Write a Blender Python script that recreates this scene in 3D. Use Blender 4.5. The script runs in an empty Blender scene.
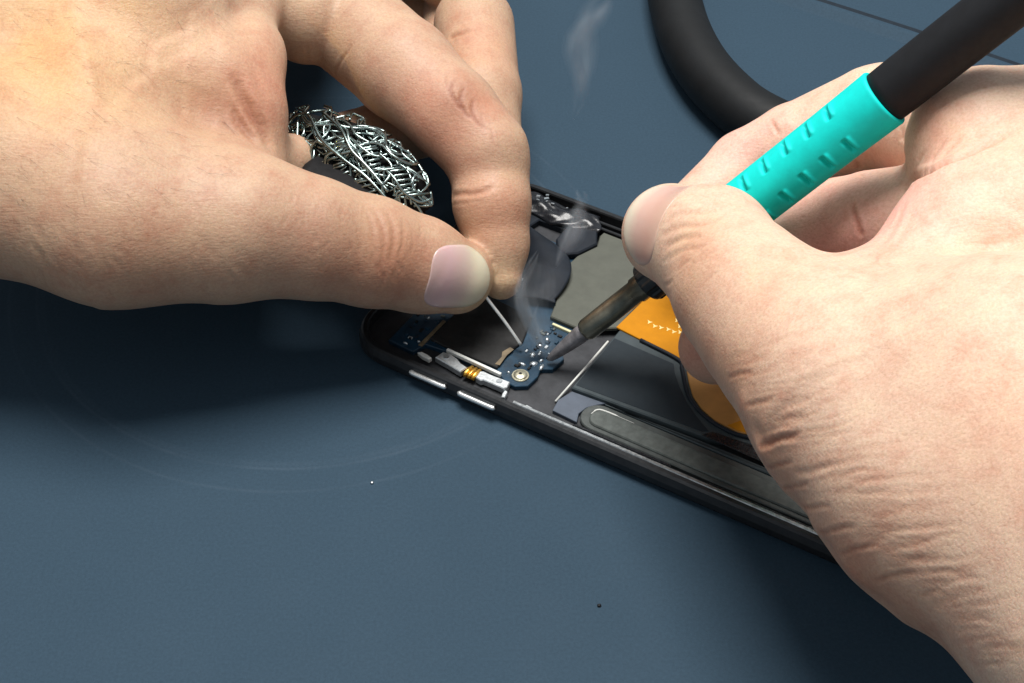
import bpy, bmesh, math, random
import numpy as np
from mathutils import Vector, Matrix, kdtree
from mathutils.bvhtree import BVHTree

random.seed(7)
RNG = np.random.default_rng(11)
MM = 0.001                                   # everything below is in millimetres
sc = bpy.context.scene
COL = sc.collection

# ------------------------------------------------------------------ camera
EL = math.radians(43.5); DIST = 400.0; FPX = 1600.0
RT = np.array([1, 0, 0.]); FW = np.array([0, math.cos(EL), -math.sin(EL)]); UP = np.array([0, math.sin(EL), math.cos(EL)])
CAM = -FW * DIST

def at(px, py, z):
    """the point at height z (mm) that the photograph shows at pixel px, py"""
    d = FW + RT * (px - 512) / FPX + UP * (341.5 - py) / FPX
    return CAM + d * ((z - CAM[2]) / d[2])

def proj(p):
    v = np.asarray(p, float) - CAM
    w = v @ FW
    return 512 + FPX * (v @ RT) / w, 341.5 - FPX * (v @ UP) / w, w

cd = bpy.data.cameras.new('camera'); cam = bpy.data.objects.new('camera', cd); COL.objects.link(cam)
cam.location = Vector(CAM) * MM
cam.rotation_euler = (math.pi / 2 - EL, 0, 0)
cd.sensor_width = 36; cd.lens = 36 * FPX / 1024
cd.clip_start = 0.01; cd.clip_end = 50
sc.camera = cam

# ------------------------------------------------------------------ helpers
def tag(o, label=None, cat=None, group=None, kind=None):
    if label: o['label'] = label
    if cat: o['category'] = cat
    if group: o['group'] = group
    if kind: o['kind'] = kind
    return o

def empty(name, loc=(0, 0, 0), rz=0.0):
    o = bpy.data.objects.new(name, None); COL.objects.link(o)
    o.location = Vector(loc) * MM; o.rotation_euler = (0, 0, rz); o.empty_display_size = 0.01
    return o

def link(name, me, mat, parent=None, smooth=True):
    me.materials.append(mat)
    if smooth:
        me.polygons.foreach_set('use_smooth', np.ones(len(me.polygons), dtype=bool))
    o = bpy.data.objects.new(name, me); COL.objects.link(o)
    if parent is not None: o.parent = parent
    return o

def mesh_np(name, v, faces):
    me = bpy.data.meshes.new(name)
    me.from_pydata((np.asarray(v, float) * MM).tolist(), [], [list(map(int, f)) for f in faces])
    me.update()
    return me

class MB:
    """collects shapes (mm) and links them as one mesh"""
    def __init__(s): s.v = []; s.f = []
    def add(s, v, f):
        n = len(s.v); s.v += [tuple(map(float, p)) for p in v]; s.f += [[i + n for i in q] for q in f]
    def prism(s, poly, z0, z1, bev=0.0):
        """upright prism on a 2-D outline (counter-clockwise), top edge bevelled"""
        n = len(poly)
        poly = np.asarray(poly, float)
        area = 0.5 * np.sum(poly[:, 0] * np.roll(poly[:, 1], -1) - np.roll(poly[:, 0], -1) * poly[:, 1])
        if area < 0: poly = poly[::-1]
        rings = [(poly, z0), (poly, z1 - bev)]
        if bev > 0: rings.append((inset(poly, bev), z1))
        v = [(x, y, z) for P_, z in rings for x, y in P_]
        f = []
        for k in range(len(rings) - 1):
            for i in range(n):
                j = (i + 1) % n
                f.append([k * n + i, k * n + j, (k + 1) * n + j, (k + 1) * n + i])
        f.append([(len(rings) - 1) * n + i for i in range(n)]); f.append([n - 1 - i for i in range(n)])
        s.add(v, f)
    def box(s, c, size, rz=0.0, bev=0.0):
        hx, hy, hz = size[0] / 2, size[1] / 2, size[2] / 2
        co, si = math.cos(rz), math.sin(rz)
        p = [(c[0] + x * co - y * si, c[1] + x * si + y * co) for x, y in ((-hx, -hy), (hx, -hy), (hx, hy), (-hx, hy))]
        s.prism(p, c[2] - hz, c[2] + hz, bev)
    def tube(s, pts, r, n=8, caps=True):
        pts = [np.asarray(p, float) for p in pts]; m = len(pts)
        rr = r if hasattr(r, '__len__') else [r] * m
        v = []; f = []; ref = None
        for i in range(m):
            t = pts[min(i + 1, m - 1)] - pts[max(i - 1, 0)]; t /= np.linalg.norm(t) + 1e-12
            if ref is None:
                a = np.array([0, 0, 1.]) if abs(t[2]) < .9 else np.array([1., 0, 0])
                ref = np.cross(t, a); ref /= np.linalg.norm(ref)
            ref = ref - t * (ref @ t); ref /= np.linalg.norm(ref) + 1e-12
            b = np.cross(t, ref)
            for k in range(n):
                a = 2 * math.pi * k / n
                v.append(pts[i] + rr[i] * (math.cos(a) * ref + math.sin(a) * b))
        for i in range(m - 1):
            for k in range(n):
                l = (k + 1) % n
                f.append([i * n + k, i * n + l, (i + 1) * n + l, (i + 1) * n + k])
        if caps:
            f.append([n - 1 - k for k in range(n)]); f.append([(m - 1) * n + k for k in range(n)])
        s.add(v, f)
    def build(s, name, mat, parent=None, smooth=False):
        return link(name, mesh_np(name, s.v, s.f), mat, parent, smooth)

def inset(poly, d):
    poly = np.asarray(poly, float); n = len(poly); out = []
    for i in range(n):
        a, b, c = poly[i - 1], poly[i], poly[(i + 1) % n]
        e1 = (b - a) / (np.linalg.norm(b - a) + 1e-9); e2 = (c - b) / (np.linalg.norm(c - b) + 1e-9)
        n1 = np.array([-e1[1], e1[0]]); n2 = np.array([-e2[1], e2[0]])
        m = n1 + n2; m /= max(1e-6, m @ m) / 2
        out.append(b + m * d)
    return np.array(out)

def rrect(x0, y0, x1, y1, r, n=8):
    p = []
    for cx, cy, a0 in ((x1 - r, y0 + r, -90), (x1 - r, y1 - r, 0), (x0 + r, y1 - r, 90), (x0 + r, y0 + r, 180)):
        for k in range(n + 1):
            a = math.radians(a0 + 90 * k / n); p.append((cx + r * math.cos(a), cy + r * math.sin(a)))
    return p

def disc(cx, cy, r, n=48, a0=0, a1=360):
    return [(cx + r * math.cos(math.radians(a0 + (a1 - a0) * k / n)), cy + r * math.sin(math.radians(a0 + (a1 - a0) * k / n))) for k in range(n if a1 - a0 == 360 else n + 1)]

def spline(pts, n=10):
    """Catmull-Rom through the points"""
    p = [np.asarray(q, float) for q in pts]; p = [2 * p[0] - p[1]] + p + [2 * p[-1] - p[-2]]
    out = []
    for i in range(1, len(p) - 2):
        for k in range(n):
            t = k / n
            out.append(.5 * (2 * p[i] + (p[i + 1] - p[i - 1]) * t + (2 * p[i - 1] - 5 * p[i] + 4 * p[i + 1] - p[i + 2]) * t * t + (3 * p[i] - p[i - 1] - 3 * p[i + 1] + p[i + 2]) * t ** 3))
    out.append(p[-2]); return out

# ------------------------------------------------------------------ materials
def new_mat(name):
    m = bpy.data.materials.new(name); m.use_nodes = True
    nt = m.node_tree; b = nt.nodes['Principled BSDF']
    return m, nt, b

def L(nt, a, b): nt.links.new(a, b)

def tex_co(nt, scale):
    tc = nt.nodes.new('ShaderNodeTexCoord'); mp = nt.nodes.new('ShaderNodeMapping')
    s = scale if hasattr(scale, '__len__') else (scale,) * 3
    mp.inputs['Scale'].default_value = [1000 * q for q in s]
    L(nt, tc.outputs['Object'], mp.inputs['Vector'])
    return mp.outputs['Vector']

def noise(nt, vec, scale, detail=3, rough=.55):
    n = nt.nodes.new('ShaderNodeTexNoise'); n.inputs['Scale'].default_value = scale
    n.inputs['Detail'].default_value = detail; n.inputs['Roughness'].default_value = rough
    L(nt, vec, n.inputs['Vector']); return n.outputs['Fac']

def ramp(nt, fac, stops):
    r = nt.nodes.new('ShaderNodeValToRGB'); e = r.color_ramp.elements
    while len(e) < len(stops): e.new(.5)
    for i, (p, c) in enumerate(stops):
        e[i].position = p; e[i].color = (*c, 1) if len(c) == 3 else c
    L(nt, fac, r.inputs['Fac']); return r.outputs['Color']

def bump(nt, b, height, strength, dist_mm, prev=None):
    n = nt.nodes.new('ShaderNodeBump'); n.inputs['Strength'].default_value = strength
    n.inputs['Distance'].default_value = dist_mm * MM
    L(nt, height, n.inputs['Height'])
    if prev is not None: L(nt, prev, n.inputs['Normal'])
    L(nt, n.outputs['Normal'], b.inputs['Normal']); return n.outputs['Normal']

def plain(name, col, rough=.5, metal=0.0, var=.25, vscale=.35, bmp=0.0, bscale=2.0, spec=.5, rvar=.12):
    """a real-world base colour with slight mottling, uneven gloss and grain"""
    m, nt, b = new_mat(name)
    v = tex_co(nt, 1.0)
    f = noise(nt, v, vscale, 5, .65)
    c = np.array(col)
    L(nt, ramp(nt, f, [(.3, tuple(c * (1 - var))), (.7, tuple(np.minimum(c * (1 + var), 1)))]), b.inputs['Base Color'])
    mr = nt.nodes.new('ShaderNodeMapRange'); mr.inputs['To Min'].default_value = max(.02, rough - rvar); mr.inputs['To Max'].default_value = min(1, rough + rvar)
    L(nt, noise(nt, v, vscale * 3.1, 4), mr.inputs['Value']); L(nt, mr.outputs['Result'], b.inputs['Roughness'])
    b.inputs['Metallic'].default_value = metal; b.inputs['Specular IOR Level'].default_value = spec
    if bmp: bump(nt, b, noise(nt, v, bscale, 4), .6, bmp)
    return m

# work mat: blue grey soft vinyl with fine grain, wear and old arc-shaped scratches
def mat_worktop():
    m, nt, b = new_mat('worktop_vinyl')
    v = tex_co(nt, 1.0)
    f1 = noise(nt, v, .018, 5, .6)
    base = ramp(nt, f1, [(.25, (.029, .055, .082)), (.75, (.032, .060, .089))])
    # faint worn arcs
    tc = nt.nodes.new('ShaderNodeTexCoord'); mp = nt.nodes.new('ShaderNodeMapping')
    mp.inputs['Location'].default_value = (.0528, -.0280, 0)
    L(nt, tc.outputs['Object'], mp.inputs['Vector'])
    ln = nt.nodes.new('ShaderNodeVectorMath'); ln.operation = 'LENGTH'; L(nt, mp.outputs['Vector'], ln.inputs[0])
    wobble = noise(nt, v, .02, 2)
    add = nt.nodes.new('ShaderNodeMath'); add.operation = 'MULTIPLY_ADD'; add.inputs[1].default_value = .0015
    L(nt, wobble, add.inputs[0]); L(nt, ln.outputs['Value'], add.inputs[2])
    lines = None
    for R_, w_, k_ in ((.0714, .0008, .10), (.0784, .0007, .07), (.0700, .0014, .05)):
        cmp = nt.nodes.new('ShaderNodeMath'); cmp.operation = 'SUBTRACT'; cmp.inputs[1].default_value = R_; L(nt, add.outputs[0], cmp.inputs[0])
        ab = nt.nodes.new('ShaderNodeMath'); ab.operation = 'ABSOLUTE'; L(nt, cmp.outputs[0], ab.inputs[0])
        mr = nt.nodes.new('ShaderNodeMapRange'); mr.inputs['From Min'].default_value = 0; mr.inputs['From Max'].default_value = w_
        mr.inputs['To Min'].default_value = k_; mr.inputs['To Max'].default_value = 0; mr.interpolation_type = 'SMOOTHSTEP'
        L(nt, ab.outputs[0], mr.inputs['Value'])
        if lines is None: lines = mr.outputs['Result']
        else:
            mx = nt.nodes.new('ShaderNodeMath'); mx.operation = 'MAXIMUM'; L(nt, lines, mx.inputs[0]); L(nt, mr.outputs['Result'], mx.inputs[1]); lines = mx.outputs[0]
    br = nt.nodes.new('ShaderNodeMapRange'); br.inputs['From Min'].default_value = .28; br.inputs['From Max'].default_value = .6
    L(nt, noise(nt, v, .045, 3), br.inputs['Value'])
    mu = nt.nodes.new('ShaderNodeMath'); mu.operation = 'MULTIPLY'; L(nt, lines, mu.inputs[0]); L(nt, br.outputs['Result'], mu.inputs[1])
    mix = nt.nodes.new('ShaderNodeMix'); mix.data_type = 'RGBA'; L(nt, mu.outputs[0], mix.inputs['Factor'])
    L(nt, base, mix.inputs['A']); mix.inputs['B'].default_value = (.14, .18, .23, 1)
    gr = nt.nodes.new('ShaderNodeMix'); gr.data_type = 'RGBA'; gr.blend_type = 'MULTIPLY'; gr.inputs['Factor'].default_value = 1
    L(nt, mix.outputs['Result'], gr.inputs['A']); L(nt, ramp(nt, noise(nt, v, 1.4, 4, .75), [(.3, (.86, .86, .86)), (.7, (1.12, 1.12, 1.12))]), gr.inputs['B'])
    L(nt, gr.outputs['Result'], b.inputs['Base Color'])
    mr = nt.nodes.new('ShaderNodeMapRange'); mr.inputs['To Min'].default_value = .62; mr.inputs['To Max'].default_value = .74
    L(nt, noise(nt, v, .06, 4), mr.inputs['Value']); L(nt, mr.outputs['Result'], b.inputs['Roughness'])
    b.inputs['Specular IOR Level'].default_value = .12
    n1 = bump(nt, b, noise(nt, v, 3.0, 3), .25, .12)
    bump(nt, b, noise(nt, v, .05, 2), .15, .8, n1)
    return m

def mat_skin(name):
    m, nt, b = new_mat(name)
    v = tex_co(nt, 1.0)
    at_ = nt.nodes.new('ShaderNodeAttribute'); at_.attribute_name = 'tone'
    f = noise(nt, v, .16, 5, .65)
    mott = ramp(nt, f, [(.28, (.88, .70, .66)), (.5, (1, .98, .97)), (.72, (1.06, 1.10, 1.05))])
    mul = nt.nodes.new('ShaderNodeMix'); mul.data_type = 'RGBA'; mul.blend_type = 'MULTIPLY'; mul.inputs['Factor'].default_value = .75
    L(nt, at_.outputs['Color'], mul.inputs['A']); L(nt, mott, mul.inputs['B'])
    f2 = noise(nt, v, 1.6, 4, .7)
    mott2 = ramp(nt, f2, [(.3, (.84, .76, .72)), (.6, (1.04, 1.04, 1.04))])
    mul2 = nt.nodes.new('ShaderNodeMix'); mul2.data_type = 'RGBA'; mul2.blend_type = 'MULTIPLY'; mul2.inputs['Factor'].default_value = .8
    L(nt, mul.outputs['Result'], mul2.inputs['A']); L(nt, mott2, mul2.inputs['B'])
    # sparse pores / freckles
    vo = nt.nodes.new('ShaderNodeTexVoronoi'); vo.inputs['Scale'].default_value = .38; L(nt, v, vo.inputs['Vector'])
    spot = ramp(nt, vo.outputs['Distance'], [(.0, (.72, .62, .58)), (.10, (1, 1, 1))])
    mul3 = nt.nodes.new('ShaderNodeMix'); mul3.data_type = 'RGBA'; mul3.blend_type = 'MULTIPLY'; mul3.inputs['Factor'].default_value = .55
    L(nt, mul2.outputs['Result'], mul3.inputs['A']); L(nt, spot, mul3.inputs['B'])
    L(nt, mul3.outputs['Result'], b.inputs['Base Color'])
    b.inputs['Subsurface Weight'].default_value = .35
    b.inputs['Subsurface Radius'].default_value = (1, .38, .22); b.inputs['Subsurface Scale'].default_value = 1.6 * MM
    mr = nt.nodes.new('ShaderNodeMapRange'); mr.inputs['To Min'].default_value = .42; mr.inputs['To Max'].default_value = .64
    L(nt, noise(nt, v, .5, 4), mr.inputs['Value']); L(nt, mr.outputs['Result'], b.inputs['Roughness'])
    b.inputs['Specular IOR Level'].default_value = .38
    # skin grain: fine cell pattern + soft unevenness
    vc = nt.nodes.new('ShaderNodeTexVoronoi'); vc.inputs['Scale'].default_value = 1.25; vc.feature = 'DISTANCE_TO_EDGE'
    wv = nt.nodes.new('ShaderNodeMixRGB'); wv.inputs['Fac'].default_value = .35
    nn = nt.nodes.new('ShaderNodeTexNoise'); nn.inputs['Scale'].default_value = .7; L(nt, v, nn.inputs['Vector'])
    L(nt, v, wv.inputs['Color1']); L(nt, nn.outputs['Color'], wv.inputs['Color2']); L(nt, wv.outputs['Color'], vc.inputs['Vector'])
    sm = nt.nodes.new('ShaderNodeMapRange'); sm.inputs['From Max'].default_value = .22; L(nt, vc.outputs['Distance'], sm.inputs['Value'])
    n1 = bump(nt, b, sm.outputs['Result'], .25, .07)
    n2 = bump(nt, b, noise(nt, v, .9, 4, .6), .3, .2, n1)
    n3 = bump(nt, b, noise(nt, v, .2, 2, .5), .25, .5, n2)
    for rot, sc_ in (((.4, .3, .5), (.35, 2.2, 2.2)), ((-.5, .2, -.7), (.35, 2.4, 2.4))):      # fine crossing lines of the skin
        mp = nt.nodes.new('ShaderNodeMapping'); mp.inputs['Rotation'].default_value = rot; mp.inputs['Scale'].default_value = sc_
        L(nt, v, mp.inputs['Vector']); f_ = noise(nt, mp.outputs['Vector'], .8, 3, .6)
        rg = nt.nodes.new('ShaderNodeMapRange'); rg.inputs['From Min'].default_value = .36; rg.inputs['From Max'].default_value = .56; L(nt, f_, rg.inputs['Value'])
        n3 = bump(nt, b, rg.outputs['Result'], .24, .08, n3)
    return m

M = {}
M['mat'] = mat_worktop()
M['skin'] = mat_skin('skin')
M['frame'] = plain('dark_anodised_metal', (.030, .032, .035), .34, .55, .2, bmp=.02)
M['rim'] = plain('polished_rim_metal', (.38, .40, .41), .32, 1.0, .35, .6, bmp=.03)
M['button'] = plain('button_highlight_metal', (.78, .80, .80), .3, .8, .1)  # bright colour stands in for highlights along the side buttons
M['floorplate'] = plain('midframe_grey', (.045, .047, .052), .5, .4, .3, .25, bmp=.04, spec=.3)
M['board'] = plain('navy_solder_mask', (.006, .034, .066), .4, 0, .35, .5, bmp=.05)
M['film'] = plain('dark_shield_film', (.016, .016, .016), .55, 0, .5, .18, bmp=.1, bscale=.6, spec=.25)
M['shield'] = plain('grey_shield_plate', (.082, .087, .070), .6, .2, .12, .2, bmp=.02)
M['battery'] = plain('battery_wrap', (.013, .021, .028), .6, 0, .12, .2, bmp=.02, spec=.25)
M['border'] = plain('battery_border', (.050, .065, .072), .6, 0, .15, .3, spec=.25)
M['bluegrey'] = plain('blue_grey_plastic', (.075, .095, .13), .5, 0, .15, .3)
M['orange'] = plain('amber_polyimide', (.52, .205, .004), .6, 0, .12, .12, bmp=.03, spec=.15)
M['copper'] = plain('tan_copper_foil', (.46, .22, .045), .6, .0, .15, .12, bmp=.03)
M['gold'] = plain('gold_contact', (.80, .45, .08), .28, .8, .3, 1.0)
M['silver'] = plain('tin_plated_steel', (.62, .66, .68), .38, .75, .25, .8, bmp=.05)
M['white'] = plain('white_plastic', (.75, .76, .72), .4, 0, .08)
M['solderblob'] = plain('solder_joint', (.55, .60, .63), .3, .9, .15)
M['blackgloss'] = plain('black_foil', (.008, .009, .012), .28, 0, .3, .3, bmp=.25, bscale=.5, spec=.5)
M['blacktape'] = plain('black_tape', (.010, .014, .021), .6, 0, .3, .25, bmp=.08, bscale=.5, spec=.25)
M['strip'] = plain('grey_adhesive', (.085, .098, .092), .5, .2, .3, .5, bmp=.06)
M['brass'] = plain('nickel_brass_screw', (.52, .50, .38), .35, .8, .2, 1.0)
M['teal'] = plain('teal_silicone', (.001, .62, .575), .62, 0, .09, .25, bmp=.04, bscale=1.5, spec=.25)
M['black'] = plain('black_handle_plastic', (.006, .007, .009), .62, 0, .2, .3, bmp=.03, bscale=3, spec=.25)
M['rubber'] = plain('black_rubber', (.004, .005, .006), .6, 0, .3, .12, bmp=.04, spec=.3)
M['steel'] = plain('heat_stained_steel', (.27, .25, .19), .32, .9, .4, .18, bmp=.04)
M['tip'] = plain('oxidised_iron_tip', (.24, .23, .24), .5, .6, .35, .5, bmp=.1)
M['nut'] = plain('dark_knurled_nut', (.035, .04, .042), .35, .6, .3)
M['hair'] = plain('dark_brown_hair', (.10, .062, .04), .5, 0, .1)
M['wire'] = plain('lit_solder', (.80, .82, .80), .42, .7, .1, .8)  # lit copy of the solder wire, brightness put into its colour
M['seam'] = plain('seam_shade_strip', (.014, .021, .030), .7, 0, .15, .4, spec=.15)
M['tan'] = plain('scorched_tan', (.16, .12, .07), .6, 0, .4, .4, bmp=.1)
M['gold2'] = plain('pale_gold_strip', (.72, .68, .42), .4, .3, .1)
M['print'] = plain('pale_yellow_print', (.80, .66, .28), .5, 0, .1)
M['floorplate2'] = plain('rail_grey', (.070, .080, .078), .45, .3, .25, .3, bmp=.04)
M['solder'] = plain('shaded_solder_metal', (.24, .30, .29), .2, 1.0, .4, .5)  # shaded copy of the solder wire, the palm's shade put into its colour
M['shadecore'] = plain('dark_shade_core', (.010, .010, .011), .7, 0, .3, spec=.15)  # near-black filler standing in for shade inside the wire tangle

# ------------------------------------------------------------------ implicit hands
class Field:
    def __init__(s, lo, hi, h):
        s.lo = np.asarray(lo, np.float32); s.h = h
        s.n = np.ceil((np.asarray(hi) - s.lo) / h).astype(int) + 1
        s.d = np.full(s.n, 40., np.float32)
    def window(s, lo, hi):
        a = np.clip(np.floor((np.asarray(lo) - s.lo) / s.h).astype(int), 0, s.n - 1)
        b = np.clip(np.ceil((np.asarray(hi) - s.lo) / s.h).astype(int) + 1, 1, s.n)
        sl = tuple(slice(int(a[i]), int(max(b[i], a[i] + 1))) for i in range(3))
        ax = [s.lo[i] + s.h * np.arange(sl[i].start, sl[i].stop, dtype=np.float32) for i in range(3)]
        return sl, np.meshgrid(*ax, indexing='ij')

def smin(a, b, k):
    h = np.maximum(k - np.abs(a - b), 0) / k
    return np.minimum(a, b) - h * h * k * .25

def cone_d(G, a, b, ra, rb, flat=None):
    a = np.asarray(a, np.float32); b = np.asarray(b, np.float32)
    X, Y, Z = G[0] - a[0], G[1] - a[1], G[2] - a[2]
    ba = b - a; l2 = float(ba @ ba) + 1e-9
    t = np.clip((X * ba[0] + Y * ba[1] + Z * ba[2]) / l2, 0, 1)
    X = X - t * ba[0]; Y = Y - t * ba[1]; Z = Z - t * ba[2]
    q = X * X + Y * Y + Z * Z
    if flat is not None:                       # squash along an axis: section becomes an ellipse
        n, s_ = flat; n = np.asarray(n, np.float32); n = n / np.linalg.norm(n)
        c = X * n[0] + Y * n[1] + Z * n[2]
        q = q + c * c * (1 / (s_ * s_) - 1)
    return np.sqrt(q) - (ra + (rb - ra) * t)

def add_cones(F, arr, cones, k):
    """smooth-union a list of cones (a, b, ra, rb[, flat]) into arr"""
    for c in cones:
        a, b, ra, rb = c[:4]; m = max(ra, rb) * 1.3 + k + 3
        sl, G = F.window(np.minimum(a, b) - m, np.maximum(a, b) + m)
        arr[sl] = smin(arr[sl], cone_d(G, a, b, ra, rb, c[4] if len(c) > 4 else None), k)

def chain(pts, **kw):
    """pts: (px, py, z, r) -> cones along the chain"""
    q = [(at(p[0], p[1], p[2]), p[3]) for p in pts]
    return [(q[i][0], q[i + 1][0], q[i][1], q[i + 1][1]) + ((kw['flat'],) if 'flat' in kw else ()) for i in range(len(q) - 1)]

def nets(F, d):
    """surface nets: vertices on the zero level and quads"""
    s = d < 0
    nx, ny, nz = d.shape
    cnt = np.zeros((nx - 1, ny - 1, nz - 1), np.int16)
    acc = np.zeros((nx - 1, ny - 1, nz - 1, 3), np.float32)
    offs = [(i, j, k) for i in (0, 1) for j in (0, 1) for k in (0, 1)]
    def cor(o): return d[o[0]:nx - 1 + o[0], o[1]:ny - 1 + o[1], o[2]:nz - 1 + o[2]]
    for o in offs:
        for ax in range(3):
            if o[ax]: continue
            o2 = list(o); o2[ax] = 1
            a, b = cor(o), cor(o2)
            x = (a < 0) != (b < 0)
            t = np.where(x, a / np.where(x, a - b, 1), 0)
            cnt += x
            for c in range(3):
                acc[..., c] += np.where(x, t if c == ax else o[c], 0)
    act = cnt > 0
    idx = np.full(act.shape, -1, np.int64); ids = np.argwhere(act); idx[act] = np.arange(len(ids))
    V = F.lo + F.h * (ids + acc[act] / cnt[act][:, None])
    Q = []
    for ax in range(3):
        b_, c_ = [i for i in range(3) if i != ax]
        s0 = [slice(None)] * 3; s1 = [slice(None)] * 3
        s0[ax] = slice(0, -1); s1[ax] = slice(1, None)
        A, B = s[tuple(s0)], s[tuple(s1)]
        e = np.argwhere(A != B); inn = A[tuple(e.T)]
        ok = (e[:, b_] > 0) & (e[:, c_] > 0) & (e[:, b_] < d.shape[b_] - 1) & (e[:, c_] < d.shape[c_] - 1)
        e, inn = e[ok], inn[ok]
        def at_(db, dc):
            q = e.copy(); q[:, b_] -= db; q[:, c_] -= dc; return idx[q[:, 0], q[:, 1], q[:, 2]]
        quad = np.stack([at_(1, 1), at_(0, 1), at_(0, 0), at_(1, 0)], 1)
        fl = inn if ax != 1 else ~inn
        quad[~fl] = quad[~fl][:, ::-1]
        Q.append(quad)
    return V, np.concatenate(Q)

def laplace(V, Q, it, lam=.5):
    E = np.concatenate([Q[:, [0, 1]], Q[:, [1, 2]], Q[:, [2, 3]], Q[:, [3, 0]]])
    n = len(V); deg = np.bincount(E[:, 0], minlength=n) + np.bincount(E[:, 1], minlength=n)
    for i in range(it):
        for l_ in (lam, -lam * 1.03):
            S = np.zeros_like(V)
            for c in range(3):
                S[:, c] = np.bincount(E[:, 0], V[E[:, 1], c], n) + np.bincount(E[:, 1], V[E[:, 0], c], n)
            V = V + l_ * (S / deg[:, None] - V)
    return V

def hand_mesh(F, d, smooth_it=4):
    V, Q = nets(F, d)
    V = laplace(V.astype(np.float64), Q, smooth_it)
    me = bpy.data.meshes.new('hand'); me.vertices.add(len(V)); me.vertices.foreach_set('co', (V).ravel())
    me.loops.add(Q.size); me.loops.foreach_set('vertex_index', Q.ravel().astype(np.int32))
    me.polygons.add(len(Q)); me.polygons.foreach_set('loop_start', np.arange(0, Q.size, 4, dtype=np.int32))
    me.update(calc_edges=True); me.validate()
    ob = bpy.data.objects.new('tmp', me); COL.objects.link(ob)
    md = ob.modifiers.new('s', 'SUBSURF'); md.levels = 1; md.render_levels = 1
    dg = bpy.context.evaluated_depsgraph_get()
    out = bpy.data.meshes.new_from_object(ob.evaluated_get(dg))
    bpy.data.objects.remove(ob); bpy.data.meshes.remove(me)
    return out

def mesh_arrays(me):
    n = len(me.vertices); co = np.empty(n * 3); me.vertices.foreach_get('co', co)
    no = np.empty(n * 3); me.vertex_normals.foreach_get('vector', no)
    return co.reshape(-1, 3), no.reshape(-1, 3)

class Sculpt:
    """works on a hand mesh (mm): finds surface points under a pixel, presses creases, sets tones"""
    def __init__(s, me):
        s.me = me; s.co, s.no = mesh_arrays(me)
        px, py, w = proj(s.co); s.px, s.py, s.w = px, py, w
        s.cell = {}
        front = np.nonzero((s.no @ FW) < .25)[0]
        key = (np.floor(px[front] / 3).astype(int) * 100000 + np.floor(py[front] / 3).astype(int))
        o = np.lexsort((w[front], key)); k2 = key[o]; first = np.r_[True, k2[1:] != k2[:-1]]
        s.cell = dict(zip(k2[first].tolist(), front[o][first].tolist()))
        s.kd = kdtree.KDTree(len(s.co))
        for i, c in enumerate(s.co): s.kd.insert(c, i)
        s.kd.balance()
        s.disp = np.zeros(len(s.co)); s.tone = np.ones((len(s.co), 3))
    def pick(s, x, y):
        cx, cy = int(math.floor(x / 3)), int(math.floor(y / 3)); best = None
        for r in range(0, 4):
            c = [s.cell.get((cx + i) * 100000 + cy + j) for i in range(-r, r + 1) for j in range(-r, r + 1)]
            c = [q for q in c if q is not None]
            if c:
                best = min(c, key=lambda q: s.w[q]); break
        return best
    def line(s, pts, width=.8, depth=.4, dark=0.0, rim=.35, taper=True):
        P_ = spline(pts, 12) if len(pts) > 2 else [np.array(pts[0], float) * (1 - t) + np.array(pts[1], float) * t for t in np.linspace(0, 1, 16)]
        P_ = [np.asarray(p, float) for p in P_]
        loc = {}
        m = len(P_)
        # resample to ~1.5 px
        Q_ = []
        for i in range(m - 1):
            n = max(1, int(np.linalg.norm(P_[i + 1] - P_[i]) / 1.5))
            for k in range(n): Q_.append((P_[i] + (P_[i + 1] - P_[i]) * k / n, (i + k / n) / (m - 1)))
        hit = [(s.pick(p[0], p[1]), t) for p, t in Q_]; hit = [(i, t) for i, t in hit if i is not None]
        if len(hit) < 3: return
        C_ = s.co[[i for i, t in hit]]; K = 4                       # smooth the path over the skin
        C_ = np.array([C_[max(0, i - K):i + K + 1].mean(0) for i in range(len(C_))])
        for (i, t), cc in zip(hit, C_):
            cc = s.co[s.kd.find(cc)[1]] * .5 + cc * .5
            amp = math.sin(math.pi * min(max(t, .02), .98)) ** .6 if taper else 1
            for c, j, dd in s.kd.find_range(cc, width * 3.2):
                x = dd / width
                v = -depth * math.exp(-x * x) + rim * depth * math.exp(-(x - 1.9) ** 2 / .5)
                v *= amp
                g = dark * amp * math.exp(-x * x)
                o = loc.get(j)
                if o is None or abs(dd) < o[0]: loc[j] = (dd, v, g)
        for j, (dd, v, g) in loc.items():
            s.disp[j] += v; s.tone[j] *= 1 - g * np.array([.45, .75, .85])
    def blob(s, x, y, rad, mul, push=0.0, z=None):
        """soft tone (and optional bulge) round a surface point; rad in mm"""
        i = s.pick(x, y)
        if i is None: return
        d2 = ((s.co - s.co[i]) ** 2).sum(1); g = np.exp(-d2 / (rad * rad))
        s.tone *= 1 + g[:, None] * (np.array(mul) - 1)
        s.disp += push * g
    def finish(s, base):
        co = s.co + s.no * s.disp[:, None]
        s.co = co
        me = s.me; me.vertices.foreach_set('co', (co * MM).ravel())
        a = me.color_attributes.new('tone', 'FLOAT_COLOR', 'POINT')
        t = np.clip(np.array(base) * s.tone, 0.01, .95)
        a.data.foreach_set('color', np.c_[t, np.ones(len(t))].astype(np.float32).ravel())
        me.update()
        return me

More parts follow.
